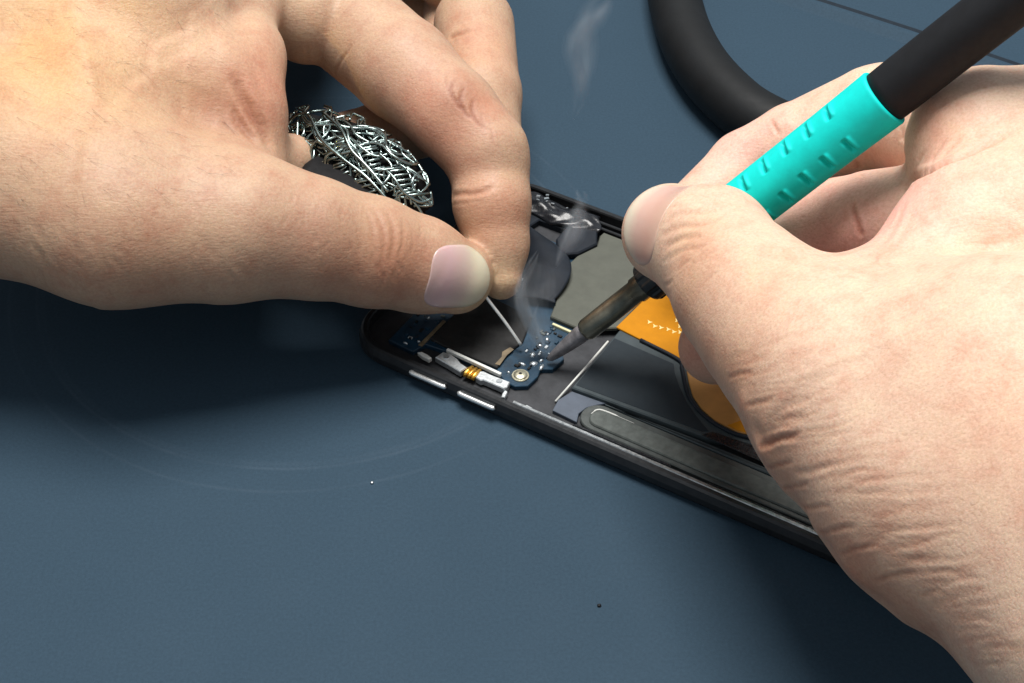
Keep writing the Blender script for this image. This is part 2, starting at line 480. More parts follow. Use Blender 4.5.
def nail_patch(sculpt, cen, tdir, nrm, length, width, lift=.35, thick=.45, nu=40, nv=28, sq=3.0):
    """a nail plate laid on the finger: rounded outline on a tangent plane, dropped on to the skin"""
    faces = [tuple(p.vertices) for p in sculpt.me.polygons]
    bv = BVHTree.FromPolygons([tuple(c) for c in sculpt.co], faces)
    t = np.array(tdir, float); n = np.array(nrm, float); n /= np.linalg.norm(n); t -= n * (t @ n); t /= np.linalg.norm(t); b = np.cross(n, t)
    top = []; uv = []
    for i in range(nu + 1):
        u = -math.cos(math.pi * i / nu)
        for j in range(nv + 1):
            v = -1 + 2 * j / nv
            # squircle mapping keeps a straight-sided plate with round ends
            a = u; e_ = sq if u > 0 else sq * 1.35
            hw = max(0.0, 1 - abs(a) ** e_) ** (1 / e_)
            hw = max(hw, .02)
            p = np.array(cen) + t * (a * length / 2) + b * (v * hw * width / 2)
            h = bv.ray_cast(Vector(p + n * 14), Vector(-n))
            if h[0] is not None: q = np.array(h[0]); 
            else: q = p
            top.append(q); uv.append((u, v))
    T = np.array(top).reshape(nu + 1, nv + 1, 3)
    for _ in range(6):                                   # plates are smoother than skin
        S = T.copy()
        S[1:-1, 1:-1] = (T[1:-1, 1:-1] * 2 + T[:-2, 1:-1] + T[2:, 1:-1] + T[1:-1, :-2] + T[1:-1, 2:]) / 6
        T = S
    N = np.cross(np.gradient(T, axis=0), np.gradient(T, axis=1)); N /= np.linalg.norm(N, axis=2, keepdims=True) + 1e-9
    if (N.mean((0, 1)) @ n) < 0: N = -N
    N = N * .25 + n; N /= np.linalg.norm(N, axis=2, keepdims=True)
    edge = np.ones((nu + 1, nv + 1)); 
    for k, val in ((0, .12), (1, .65)):
        edge[k, :] = np.minimum(edge[k, :], val); edge[-1 - k, :] = np.minimum(edge[-1 - k, :], val); edge[:, k] = np.minimum(edge[:, k], val); edge[:, -1 - k] = np.minimum(edge[:, -1 - k], val)
    edge[0, :] = -.15; edge[1, :] = np.minimum(edge[1, :], .45)
    up = T + N * (lift * edge)[..., None]; lo_ = T - N * thick
    v = np.concatenate([up.reshape(-1, 3), lo_.reshape(-1, 3)]); W = nv + 1; f = []
    m = (nu + 1) * W
    for i in range(nu):
        for j in range(nv):
            q = [i * W + j, i * W + j + 1, (i + 1) * W + j + 1, (i + 1) * W + j]; f.append(q); f.append([m + x for x in q[::-1]])
    ring = [(0, j) for j in range(nv)] + [(i, nv) for i in range(nu)] + [(nu, j) for j in range(nv, 0, -1)] + [(i, 0) for i in range(nu, 0, -1)]
    r_ = [i * W + j for i, j in ring]
    for a in range(len(r_)):
        c = (a + 1) % len(r_); f.append([r_[a], r_[c], m + r_[c], m + r_[a]])
    me = mesh_np('nail', v, f)
    bm = bmesh.new(); bm.from_mesh(me); bmesh.ops.recalc_face_normals(bm, faces=bm.faces); bm.to_mesh(me); bm.free()
    return me, np.array(uv + uv)

def nail_mat(name, bed, free, cut=.45):
    m, nt, b = new_mat(name)
    a = nt.nodes.new('ShaderNodeAttribute'); a.attribute_name = 'plate'
    v = tex_co(nt, 1.0)
    ad = nt.nodes.new('ShaderNodeMath'); ad.operation = 'MULTIPLY_ADD'; ad.inputs[1].default_value = .12
    L(nt, noise(nt, v, .3, 3), ad.inputs[0]); L(nt, a.outputs['Fac'], ad.inputs[2])
    L(nt, ramp(nt, ad.outputs[0], [(0.06, bed[0]), (cut * .55, bed[1]), (cut, bed[2]), (min(.98, cut + .22), free)]), b.inputs['Base Color'])
    b.inputs['Roughness'].default_value = .33; b.inputs['Subsurface Weight'].default_value = .3
    b.inputs['Subsurface Radius'].default_value = (1, .5, .4); b.inputs['Subsurface Scale'].default_value = 1.0 * MM
    bump(nt, b, noise(nt, v, .7, 3), .2, .15)
    return m

H = 0.9
SKIN = (.56, .335, .225)

def grow(lo, hi, palm, kp, fingers, kf=6.0, kj=1.3, wide=12.0):
    F = Field(lo, hi, H)
    add_cones(F, F.d, palm, kp)
    P0 = F.d.copy(); T = F.d
    for cones, k in fingers:
        pts = np.array([c[0] for c in cones] + [c[1] for c in cones]); m = wide + 14
        sl, G = F.window(pts.min(0) - m, pts.max(0) + m)
        arr = np.full(G[0].shape, 40., np.float32)
        for c in cones: arr = smin(arr, cone_d(G, c[0], c[1], c[2], c[3], c[4] if len(c) > 4 else None), k)
        arr = smin(arr, P0[sl], kf)
        T[sl] = smin(T[sl], arr, kj)
    return F, T

def span(palm, fingers, m=4):
    cs = list(palm) + [c for f, _ in fingers for c in f]
    lo = np.min([np.minimum(c[0], c[1]) - max(c[2], c[3]) * 1.2 for c in cs], 0) - m
    hi = np.max([np.maximum(c[0], c[1]) + max(c[2], c[3]) * 1.2 for c in cs], 0) + m
    return lo, hi

# ---- the hand that pinches the solder
pl = []
pl += chain([(-300, 150, 72, 27), (-60, 150, 54, 24), (110, 192, 47, 18.5), (245, 222, 41, 15.5)])
pl += chain([(-60, 186, 50, 17), (110, 231, 45.5, 15), (215, 243, 41, 12.5)])
pl += chain([(-300, 60, 80, 28), (-60, 50, 60, 26), (140, 20, 62, 22), (286, -24, 52, 12)])
pl += chain([(255, 172, 37, 9), (290, 162, 34, 6.5)])
pl += chain([(100, 110, 54, 22), (220, 85, 55, 9.5), (226, 150, 46, 8.5)])
pl += chain([(252, -30, 60, 5), (258, 55, 57, 3.6), (256, 112, 51, 3.4), (250, 150, 45, 4)])
pl += chain([(-60, 0, 58, 22), (330, -110, 50, 13)]) + chain([(-40, -10, 56, 20), (312, -66, 50, 12)]) + chain([(0, -100, 50, 18), (336, -150, 47, 12)]) + chain([(0, -150, 46, 17), (332, -226, 41, 11)])
pl += chain([(-60, -60, 52, 20), (340, -190, 44, 12)])
pl += chain([(-80, -110, 46, 18), (330, -260, 38, 11)])
pl += chain([(0, -40, 38, 18), (240, -90, 36, 13)])
fl = [
    (chain([(225, 224, 41, 15.5), (310, 238, 37, 13.9), (372, 252, 31, 12.7), (420, 265, 25, 11.2), (455, 276, 20, 9.3)]), 3.0),
    (chain([(296, -20, 50, 13.5), (308, 16, 49, 12.6)]), 2.0),
    (chain([(352, 26, 45, 13.6), (404, 70, 43, 13.0), (452, 114, 40, 11.4), (486, 152, 35, 10.8)]) +
     chain([(490, 172, 31, 9.9), (492, 205, 27, 9.4), (497, 245, 20, 7.8), (501, 279, 15, 5.2)]), 2.2),
    (chain([(350, -110, 46, 12), (450, -30, 36, 11.5)]) + chain([(474, 25, 32, 11.3), (482, 95, 28, 10.3), (489, 150, 22, 8.8), (489, 195, 18, 7.6)]), 2.5),
    (chain([(340, -190, 44, 11), (440, -110, 34, 10.5), (462, -30, 25, 10), (452, 55, 19, 9.5), (420, 120, 18, 9.5), (350, 150, 19, 9.5), (305, 160, 22, 9)]), 3),
    (chain([(330, -260, 38, 10), (420, -210, 30, 9), (430, -130, 24, 9.5), (440, -50, 16, 9), (415, 30, 14, 8.5)]), 3),
]
lo, hi = span(pl, fl)
F, T = grow(lo, hi, pl, 9.0, fl)
me = hand_mesh(F, T); del F, T
S = Sculpt(me)
# joint creases of the thumb
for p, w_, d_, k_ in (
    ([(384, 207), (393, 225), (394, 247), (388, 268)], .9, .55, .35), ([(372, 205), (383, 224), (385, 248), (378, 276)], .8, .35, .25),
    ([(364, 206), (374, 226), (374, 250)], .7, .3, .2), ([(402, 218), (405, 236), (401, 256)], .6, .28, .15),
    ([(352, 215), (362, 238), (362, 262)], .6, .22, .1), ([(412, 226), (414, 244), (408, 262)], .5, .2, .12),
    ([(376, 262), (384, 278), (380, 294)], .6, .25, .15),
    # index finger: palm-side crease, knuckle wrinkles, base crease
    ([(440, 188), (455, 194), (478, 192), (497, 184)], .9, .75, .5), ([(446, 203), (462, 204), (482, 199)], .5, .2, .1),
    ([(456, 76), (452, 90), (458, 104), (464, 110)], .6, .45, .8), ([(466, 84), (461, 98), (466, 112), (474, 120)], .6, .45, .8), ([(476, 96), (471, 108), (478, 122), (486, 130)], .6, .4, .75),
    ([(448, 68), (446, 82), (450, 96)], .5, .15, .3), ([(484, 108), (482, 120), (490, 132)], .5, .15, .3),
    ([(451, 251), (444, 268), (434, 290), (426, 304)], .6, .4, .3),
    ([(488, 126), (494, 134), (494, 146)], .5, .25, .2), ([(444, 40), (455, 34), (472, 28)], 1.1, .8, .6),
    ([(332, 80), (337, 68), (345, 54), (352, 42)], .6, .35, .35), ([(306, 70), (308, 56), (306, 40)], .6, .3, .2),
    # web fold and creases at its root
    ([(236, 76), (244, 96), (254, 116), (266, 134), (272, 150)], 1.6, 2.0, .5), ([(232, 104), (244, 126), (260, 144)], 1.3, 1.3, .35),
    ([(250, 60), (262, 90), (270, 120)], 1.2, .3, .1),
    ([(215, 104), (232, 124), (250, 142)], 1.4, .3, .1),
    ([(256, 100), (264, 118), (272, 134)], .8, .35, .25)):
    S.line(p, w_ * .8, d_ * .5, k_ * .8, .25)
for i in range(46):                                        # fine skin lines along the hand edge and the wrist
    x = RNG.uniform(5, 235); y = RNG.uniform(230, 292) - (0.12 * (120 - x) if x < 120 else 0)
    l = RNG.uniform(14, 38); a = math.radians(RNG.uniform(48, 82))
    S.line([(x, y), (x + l * .5 * math.cos(a) + RNG.uniform(-2, 2), y + .5 * l * math.sin(a)), (x + l * math.cos(a), y + l * math.sin(a))], RNG.uniform(.5, .9), RNG.uniform(.03, .09), .05)
for i in range(60):
    x = RNG.uniform(0, 260); y = RNG.uniform(0, 210); l = RNG.uniform(12, 36); a = math.radians(RNG.uniform(20, 75))
    S.line([(x, y), (x + l * .5 * math.cos(a) + RNG.uniform(-3, 3), y + .5 * l * math.sin(a)), (x + l * math.cos(a), y + l * math.sin(a))], RNG.uniform(.5, 1.0), RNG.uniform(.02, .05), .03)
for i in range(26):
    x = RNG.uniform(280, 430); y = 226 + (x - 280) * .2 + RNG.uniform(-40, 50); l = RNG.uniform(8, 20); a = math.radians(RNG.uniform(70, 115))
    S.line([(x, y), (x + l * .5 * math.cos(a), y + .5 * l * math.sin(a) + 1), (x + l * math.cos(a), y + l * math.sin(a))], .45, RNG.uniform(.05, .12), .04)
# bone and tendon relief, regional tones with some light and shade painted in
S.blob(262, 205, 13, (1.02, 1.02, 1.02), 1.2)
S.blob(150, 235, 14, (.97, .94, .92), .5)
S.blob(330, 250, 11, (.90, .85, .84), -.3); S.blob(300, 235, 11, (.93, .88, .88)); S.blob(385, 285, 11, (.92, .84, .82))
S.blob(262, 95, 10, (1.02, .84, .84)); S.blob(275, 60, 8, (1.04, .90, .88))
S.blob(440, 130, 12, (1.02, .90, .88)); S.blob(500, 215, 9, (1.05, .86, .82)); S.blob(498, 285, 6, (1.05, 1.12, 1.02))
S.blob(410, 270, 10, (1.03, .88, .86)); S.blob(340, 275, 12, (.98, .92, .90)); S.blob(120, 270, 22, (.96, .90, .88))
S.blob(462, 98, 6, (.76, .66, .60)); S.blob(234, 112, 9, (.84, .77, .75)); S.blob(205, 100, 10, (.93, .88, .86)); S.blob(484, 100, 5, (1.05, .9, .88)); S.blob(478, 40, 12, (1.05, .93, .90))  # the web-fold blob paints the fold's shading into the tone
S.blob(468, 262, 6, (1.04, 1.06, 1.0)); S.blob(480, 300, 5, (1.03, 1.08, 1.0)); S.blob(390, 240, 8, (.95, .87, .82))
S.blob(400, 90, 16, (1.02, .94, .97)); S.blob(440, 140, 12, (1.0, .95, .98)); S.blob(30, 45, 26, (.97, .95, .80)); S.blob(60, 100, 16, (1, .97, .88))  # last two blobs paint the warm lamp's yellow into the skin tone
me = S.finish((.495, .333, .228))
left = link('hand', me, M['skin'])
tag(left, 'bare hand pinching a thin solder wire over the open phone, thumbnail showing', 'hand')
S.no = mesh_arrays(me)[1]
hb = MB()                                                   # sparse fine hairs on the back of the hand
for q in range(120):
    x, y = RNG.uniform(-20, 225), RNG.uniform(4, 205); i = S.pick(x, y)
    if i is None: continue
    p, n = S.co[i], S.no[i]; dr = RT * RNG.uniform(.5, 1) - UP * RNG.uniform(.1, .9) + RNG.normal(0, .14, 3); dr -= n * (dr @ n); dr /= np.linalg.norm(dr); l = RNG.uniform(3, 7.5)
    hb.tube([p - n * .1, p + dr * l * .35 + n * .45, p + dr * l * .7 + n * .7, p + dr * l + n * .55], [.022, .02, .014, .004], 4, False)
hb.build('hair', M['hair'], left, True)
i = S.pick(462, 281)
nm, uv = nail_patch(S, S.co[i], np.array(at(490, 285, 19)) - np.array(at(430, 277, 23)), S.no[i], 18.4, 15.4, lift=.22, sq=2.5)
a = nm.attributes.new('plate', 'FLOAT', 'POINT'); a.data.foreach_set('value', ((uv[:, 0] + 1) / 2).astype(np.float32))
link('thumbnail', nm, nail_mat('nail_pressed', [(.53, .36, .33), (.60, .40, .40), (.62, .47, .41)], (.60, .54, .40), .6), left)

# ---- the hand that holds the iron
pr_ = []
pr_ += chain([(1370, 830, 92, 30), (1134, 620, 62, 24.2), (950, 484, 58, 22.5), (862, 400, 57, 20), (780, 324, 56, 15.5)])
pr_ += chain([(905, 312, 60, 14), (985, 238, 66, 15.5), (1070, 215, 70, 20)])
pr_ += chain([(900, 340, 60, 15), (1010, 400, 66, 26), (1150, 520, 72, 28)])
pr_ += chain([(984, 142, 70, 16), (1075, 150, 70, 16), (1200, 420, 72, 28), (1330, 700, 92, 28)])
pr_ += chain([(1000, 240, 50, 13), (1180, 420, 58, 24)]) + chain([(1000, 300, 44, 12), (1150, 470, 52, 24)]) + chain([(1000, 350, 38, 11), (1120, 520, 46, 22)])
dn = np.array([0, .72, -.69])
TIP = at(712, 248, 53) - 7.4 * RT + 13 * FW + 4.0 * UP
fr = [
    (chain([(790, 342, 56, 15.8), (745, 292, 55, 14.4), (712, 248, 53, 13.2)]) + [(at(712, 248, 53), TIP, 13.0, 11.2)], 3.0),
    (chain([(975, 145, 60, 13.5), (885, 115, 50, 12.6)]) + chain([(866, 123, 48, 13.0), (800, 141, 43, 9.9)]) + chain([(786, 146, 42, 9.4), (745, 168, 36, 9.0), (700, 208, 32, 8)]), 1.8),
    (chain([(960, 215, 54, 12.5), (872, 224, 45, 12.2)]) + chain([(842, 228, 41, 11.8), (806, 240, 37, 10.2), (756, 292, 30, 9.4), (716, 347, 24, 8.6)]), 1.8),
    (chain([(1000, 270, 44, 11), (900, 305, 34, 10), (825, 335, 22, 9.5), (800, 375, 17, 8)]), 3),
    (chain([(1010, 330, 38, 10), (930, 365, 26, 9), (860, 405, 17, 8)]), 3),
]
lo, hi = span(pr_, fr)
F, T = grow(lo, hi, pr_, 9.0, fr, kf=5.0)
me = hand_mesh(F, T); del F, T
S = Sculpt(me)
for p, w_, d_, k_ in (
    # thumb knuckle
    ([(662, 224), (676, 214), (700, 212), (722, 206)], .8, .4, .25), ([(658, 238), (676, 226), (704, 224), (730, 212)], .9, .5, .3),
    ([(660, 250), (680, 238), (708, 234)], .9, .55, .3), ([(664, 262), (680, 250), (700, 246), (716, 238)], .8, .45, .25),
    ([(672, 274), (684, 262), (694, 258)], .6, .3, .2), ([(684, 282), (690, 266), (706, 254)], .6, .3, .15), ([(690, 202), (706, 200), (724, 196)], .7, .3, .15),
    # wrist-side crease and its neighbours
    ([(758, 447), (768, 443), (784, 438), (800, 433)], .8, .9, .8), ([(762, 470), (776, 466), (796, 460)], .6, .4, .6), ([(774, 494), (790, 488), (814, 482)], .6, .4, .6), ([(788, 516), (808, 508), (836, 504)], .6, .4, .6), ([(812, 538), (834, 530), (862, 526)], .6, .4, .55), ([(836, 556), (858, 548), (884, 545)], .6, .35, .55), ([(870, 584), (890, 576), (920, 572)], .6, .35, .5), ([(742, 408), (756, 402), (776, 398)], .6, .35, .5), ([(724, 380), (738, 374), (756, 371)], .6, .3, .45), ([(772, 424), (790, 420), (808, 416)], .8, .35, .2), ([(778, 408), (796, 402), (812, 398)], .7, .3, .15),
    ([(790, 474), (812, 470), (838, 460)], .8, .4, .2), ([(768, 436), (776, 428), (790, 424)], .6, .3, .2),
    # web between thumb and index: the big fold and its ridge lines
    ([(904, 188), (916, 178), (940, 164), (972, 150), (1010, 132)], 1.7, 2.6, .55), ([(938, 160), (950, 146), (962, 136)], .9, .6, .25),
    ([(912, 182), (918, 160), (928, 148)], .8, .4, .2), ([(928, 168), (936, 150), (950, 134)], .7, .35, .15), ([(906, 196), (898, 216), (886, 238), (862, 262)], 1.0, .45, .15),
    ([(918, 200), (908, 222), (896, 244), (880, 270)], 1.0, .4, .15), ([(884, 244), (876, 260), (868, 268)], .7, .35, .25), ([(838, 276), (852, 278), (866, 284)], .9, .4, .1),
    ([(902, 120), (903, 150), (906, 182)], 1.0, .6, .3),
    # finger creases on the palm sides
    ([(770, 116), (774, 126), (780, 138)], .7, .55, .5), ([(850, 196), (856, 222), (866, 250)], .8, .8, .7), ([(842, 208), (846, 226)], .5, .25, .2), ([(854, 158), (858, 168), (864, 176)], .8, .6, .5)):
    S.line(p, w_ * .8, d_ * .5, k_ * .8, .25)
for i in range(110):                                        # parallel wrinkles running in from the outer edge
    t = (i + RNG.uniform(0, 1)) / 110
    ex = 705 + 265 * t; ey = 368 + (ex - 709) * (1.27 if ex < 770 else 1.15) + (-5 if ex < 770 else 0)
    ex += RNG.uniform(0, 22); l = RNG.uniform(34, 120) * (1.1 - .25 * t); a = math.radians(RNG.uniform(-24, -6) + 10 * t)
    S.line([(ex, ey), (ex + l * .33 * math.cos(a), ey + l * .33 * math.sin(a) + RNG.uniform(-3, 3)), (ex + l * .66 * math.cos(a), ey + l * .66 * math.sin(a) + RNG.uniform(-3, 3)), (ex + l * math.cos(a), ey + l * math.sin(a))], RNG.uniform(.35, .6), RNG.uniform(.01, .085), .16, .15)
for i in range(60):
    x = RNG.uniform(760, 1020); y = RNG.uniform(290, 660); l = RNG.uniform(14, 40); a = math.radians(RNG.uniform(-35, 35))
    S.line([(x, y), (x + l * .5 * math.cos(a), y + .5 * l * math.sin(a) + RNG.uniform(-3, 3)), (x + l * math.cos(a), y + l * math.sin(a))], RNG.uniform(.5, 1.0), RNG.uniform(.01, .04), .02)
for i in range(22):
    x = RNG.uniform(660, 720); y = RNG.uniform(196, 290); l = RNG.uniform(10, 26); a = math.radians(RNG.uniform(-50, -15))
    S.line([(x, y), (x + l * .5 * math.cos(a), y + .5 * l * math.sin(a) - 1), (x + l * math.cos(a), y + l * math.sin(a))], .45, RNG.uniform(.06, .16), .06)
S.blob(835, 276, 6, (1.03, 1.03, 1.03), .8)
S.blob(830, 225, 17, (1.2, .92, 1.02)); S.blob(890, 215, 13, (1.15, .90, 1.0)); S.blob(694, 352, 11, (.80, .58, .55)); S.blob(740, 140, 14, (1.10, .95, 1.04)); S.blob(880, 160, 10, (1.0, .84, .84))  # palm pallor, lifted to offset shade; fingertip's cast shadow darkened into the tone
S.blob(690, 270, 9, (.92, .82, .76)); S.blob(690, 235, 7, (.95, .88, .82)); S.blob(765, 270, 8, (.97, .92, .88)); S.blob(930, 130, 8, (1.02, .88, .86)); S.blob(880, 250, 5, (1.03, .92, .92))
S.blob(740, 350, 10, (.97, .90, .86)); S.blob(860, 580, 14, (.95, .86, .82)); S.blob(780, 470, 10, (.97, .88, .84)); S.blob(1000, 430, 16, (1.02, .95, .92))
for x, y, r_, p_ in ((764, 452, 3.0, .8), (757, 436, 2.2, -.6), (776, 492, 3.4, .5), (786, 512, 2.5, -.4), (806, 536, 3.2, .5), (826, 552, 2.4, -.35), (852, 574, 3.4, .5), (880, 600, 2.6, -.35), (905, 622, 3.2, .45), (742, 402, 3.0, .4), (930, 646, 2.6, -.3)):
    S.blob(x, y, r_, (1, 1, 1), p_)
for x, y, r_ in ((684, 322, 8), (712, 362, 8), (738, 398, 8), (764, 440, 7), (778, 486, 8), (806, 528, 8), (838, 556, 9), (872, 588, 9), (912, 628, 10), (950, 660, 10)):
    S.blob(x, y, r_, (.90, .80, .75))  # reddish edge flush with some edge shade painted into the tone
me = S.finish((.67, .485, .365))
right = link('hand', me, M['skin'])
tag(right, 'bare hand gripping the teal soldering iron like a pen, wrinkled wrist toward the viewer', 'hand')
S.no = mesh_arrays(me)[1]
nv = -.80 * RT + .30 * UP - .52 * FW; nv /= np.linalg.norm(nv)
mid = at(712, 248, 53) * .34 + TIP * .66 + UP * 1.0
nm, uv = nail_patch(S, mid + nv * 10, FW * .82 - RT * .50 + UP * .12, nv, 17, 20, lift=.2, sq=2.8)
a = nm.attributes.new('plate', 'FLOAT', 'POINT'); a.data.foreach_set('value', ((uv[:, 0] + 1) / 2).astype(np.float32))
link('thumbnail', nm, nail_mat('nail_relaxed', [(.60, .40, .31), (.62, .39, .32), (.64, .43, .36)], (.68, .60, .48), .7), right)

# ------------------------------------------------------------------ work mat
g = 1400
mb = MB(); mb.add([(-g, -g, 0), (g, -g, 0), (g, g, 0), (-g, g, 0)], [[0, 1, 2, 3]])
worktop = mb.build('work_surface', M['mat']); tag(worktop, 'blue grey vinyl work surface with faint arc scratches', 'work surface', kind='structure')
mb = MB()
a0 = np.array([92, 160, 0.]); d0 = np.array([122.6 - 89, 136.6 - 160, 0]); d0 /= np.linalg.norm(d0); n0 = np.array([-d0[1], d0[0], 0])
pts = []; nseg = 60
prof = [(-5, .0), (-3.4, .5), (-1.6, 1.5), (-.4, 1.9), (.4, 1.8), (1.0, .5), (1.6, -.0)]
for i in range(nseg + 1):
    c = a0 + d0 * (-260 + 520 * i / nseg) + n0 * (1.5 * math.sin(i * .21))
    for x, z in prof: pts.append(c + n0 * x + np.array([0, 0, z + .004]))
k = len(prof); fs = [[i * k + j, (i + 1) * k + j, (i + 1) * k + j + 1, i * k + j + 1] for i in range(nseg) for j in range(k - 1)]
mb.add(pts, fs); seam = mb.build('seam', M['mat'], worktop, True)
mb = MB(); pts = []
for i in range(nseg + 1):
    c = a0 + d0 * (-260 + 520 * i / nseg) + n0 * (1.5 * math.sin(i * .21))
    for x, z in ((1.62, .01), (1.8, .3), (4.4, .35), (5.0, .01)): pts.append(c + n0 * x + np.array([0, 0, z + .004]))
mb.add(pts, [[i * 4 + j, (i + 1) * 4 + j, (i + 1) * 4 + j + 1, i * 4 + j + 1] for i in range(nseg) for j in range(3)])
mb.build('seam_shade_strip', M['seam'], worktop)  # dark strip added in place of the groove's shade beside the ridge

def crumb(x, y, r, mat, label, seed):
    bm = bmesh.new(); bmesh.ops.create_icosphere(bm, subdivisions=2, radius=r * MM); rr = random.Random(seed)
    for v in bm.verts: v.co *= rr.uniform(.75, 1.2); v.co.z = v.co.z * .6
    me = bpy.data.meshes.new('crumb'); bm.to_mesh(me); bm.free()
    o = link('crumb', me, mat); p = at(x, y, 0); o.location = Vector((p[0], p[1], r * .5)) * MM; tag(o, label, 'crumb'); return o
crumb(599, 606, .45, M['rubber'], 'tiny dark crumb lying on the empty mat in front of the phone', 1)
crumb(372, 483, .42, M['solderblob'], 'tiny bright solder crumb on the mat beside the faint arc scratch', 2)

# ------------------------------------------------------------------ open phone
PA = math.radians(-31.19); PO = (-41.22, -2.22, 0)
phone = empty('open_smartphone', PO, PA)
tag(phone, 'opened black smartphone with bare circuit board, battery and dark metal frame', 'smartphone')
LEN, WID = 152.0, 75.0
def ring(name, outer, inner, z0, z1, mat, bo=.0, bi=.0, parent=phone):
    n = len(outer); o = np.asarray(outer); i_ = np.asarray(inner)
    rows = [(o, z0), (o, z1 - bo), (inset(o, bo) if bo else o, z1), (inset(i_, -bi) if bi else i_, z1), (i_, z1 - bi), (i_, z0)]
    v = [(x, y, z) for P_, z in rows for x, y in P_]; f = []
    for r in range(len(rows)):
        q = (r + 1) % len(rows)
        for a in range(n):
            b = (a + 1) % n; f.append([r * n + a, r * n + b, q * n + b, q * n + a])
    m = MB(); m.add(v, f); return m.build(name, mat, parent)
def R(x0, y0, x1, y1, r): return rrect(x0, y0, x1, y1, r, 10)
# the frame's outer wall bulges: three stacked rings
n_ = 10
outs = [(R(.9, .9 - 1.2, LEN - .9, WID + .3, 10), .15), (R(0, -1.7, LEN, WID + 1.2, 11), 1.6), (R(0, -1.7, LEN, WID + 1.2, 11), 3.2), (R(.5, -1.1, LEN - .5, WID + .6, 10.5), 4.9), (R(1.0, -.5, LEN - 1, WID, 10), 5.3),
        (R(1.9, .5, LEN - 1.9, WID - 1.0, 9.2), 5.3), (R(2.1, .75, LEN - 2.1, WID - 1.25, 9.0), 4.9), (R(2.1, .75, LEN - 2.1, WID - 1.25, 9.0), .5)]
nn_ = len(outs[0][0]); v = [(x, y, z) for P_, z in outs for x, y in P_]; f = []
for r in range(len(outs)):
    q = (r + 1) % len(outs)
    for a in range(nn_):
        b = (a + 1) % nn_; f.append([r * nn_ + a, r * nn_ + b, q * nn_ + b, q * nn_ + a])
m = MB(); m.add(v, f); m.build('frame', M['frame'], phone)
# bright worn lip along the frame beside the battery
m = MB(); P_ = [(48, .92, 5.42), (60, .95, 5.42), (100, .98, 5.42), (141, 1.0, 5.42)]
for i in range(3):
    a, b = P_[i], P_[i + 1]; m.add([(a[0], a[1] - .45, 5.31), (b[0], b[1] - .45, 5.31), (b[0], b[1] + .5, 5.31), (a[0], a[1] + .5, 5.31), (a[0], a[1] - .3, 5.5), (b[0], b[1] - .3, 5.5), (b[0], b[1] + .3, 5.5), (a[0], a[1] + .3, 5.5)],
        [[0, 1, 5, 4], [4, 5, 6, 7], [7, 6, 2, 3], [3, 0, 4, 7], [1, 2, 6, 5]])
m.build('lip', M['rim'], phone)
m = MB(); m.prism(R(2.0, .7, LEN - 2, WID - 1.2, 9), .4, 2.0); m.build('midframe', M['floorplate'], phone)
m = MB(); m.prism(R(1.2, -.6, LEN - 1.2, WID + .2, 9.5), .06, .39); m.build('glass', M['blackgloss'], phone)
# inner ribs of the frame on the far side
for w0, z1 in ((70.6, 4.6), (68.9, 4.2)):
    m = MB(); m.prism([(12, w0), (142, w0), (142, w0 + .9), (12, w0 + .9)], 2.0, z1, .2); m.build('inner_rib', M['frame'], phone)
for u0, u1 in ((20.8, 30.5), (34.6, 44.2)):
    m = MB(); m.tube(spline([(u0, -1.75, 3.7), (u0 + .6, -2.05, 3.7), ((u0 + u1) / 2, -2.1, 3.75), (u1 - .6, -2.05, 3.7), (u1, -1.75, 3.7)], 6), .62, 10); m.build('side_button', M['button'], phone, True)
# circuit board: navy, irregular outline
m = MB(); m.prism([(9.5, 5.0), (17, 4.6), (18.2, 8.4), (23.4, 8.9), (40.4, 8.2), (41.6, 7.4), (44.6, 7.2), (47.2, 9.0), (47.6, 13), (46.9, 15.5), (49.4, 17), (50, 21.5), (47.4, 24.4), (48.2, 33), (40.2, 34), (37, 58), (9.5, 60)], 2.0, 3.3, .15)
board = m.build('circuit_board', M['board'], phone)
for q in range(64):                                        # small surface-mount parts: each a tiny component on the board
    zone = q % 4
    u, w = ((RNG.uniform(40, 47), RNG.uniform(12, 30)), (RNG.uniform(10.5, 17), RNG.uniform(6, 22)), (RNG.uniform(38, 47), RNG.uniform(18, 31)), (RNG.uniform(18.4, 22.5), RNG.uniform(9.5, 14)))[zone]
    if (u - 43.9) ** 2 + (w - 11) ** 2 < 7: continue
    s = RNG.uniform(.28, .7); m = MB(); m.box((u, w, 3.3 + .22), (s * 1.7, s, .44), RNG.choice([0, math.pi / 2]), .08)
    m.build('chip_component', [M['film'], M['strip'], M['board'], M['film'], M['blacktape'], M['board'], M['silver']][q % 7], board)
def blobm(u, w, rx, ry, h, rz=0.0, z=3.3):
    m = MB(); rows = 5; n = 14; v = []; f = []
    for i in range(rows + 1):
        t = i / rows * math.pi / 2
        for k_ in range(n):
            a = 2 * math.pi * k_ / n; x, y = rx * math.cos(t) * math.cos(a), ry * math.cos(t) * math.sin(a)
            v.append((u + x * math.cos(rz) - y * math.sin(rz), w + x * math.sin(rz) + y * math.cos(rz), z + h * math.sin(t)))
    for i in range(rows):
        for k_ in range(n): f.append([i * n + k_, i * n + (k_ + 1) % n, (i + 1) * n + (k_ + 1) % n, (i + 1) * n + k_])
    m.add(v, f); return m
for u, w, rx, ry, rz in ((43.0, 25.3, .55, .75, .5), (42.6, 22.4, .8, .6, .2), (42.7, 18.8, .75, .95, .4), (42.2, 14.6, 1.1, .5, .1), (40.9, 10.4, .5, .4, 0), (44.5, 16.2, 1.1, .8, .7), (45.6, 18.0, .7, .5, 1.2), (46.8, 16.2, .6, 1.1, .1), (43.9, 20.5, .5, .35, .4), (16.3, 8.2, .5, .35, 0), (13.8, 6.0, .7, .3, 0)):
    blobm(u, w, rx, ry, .55, rz).build('solder_joint', M['solderblob'], board, True)
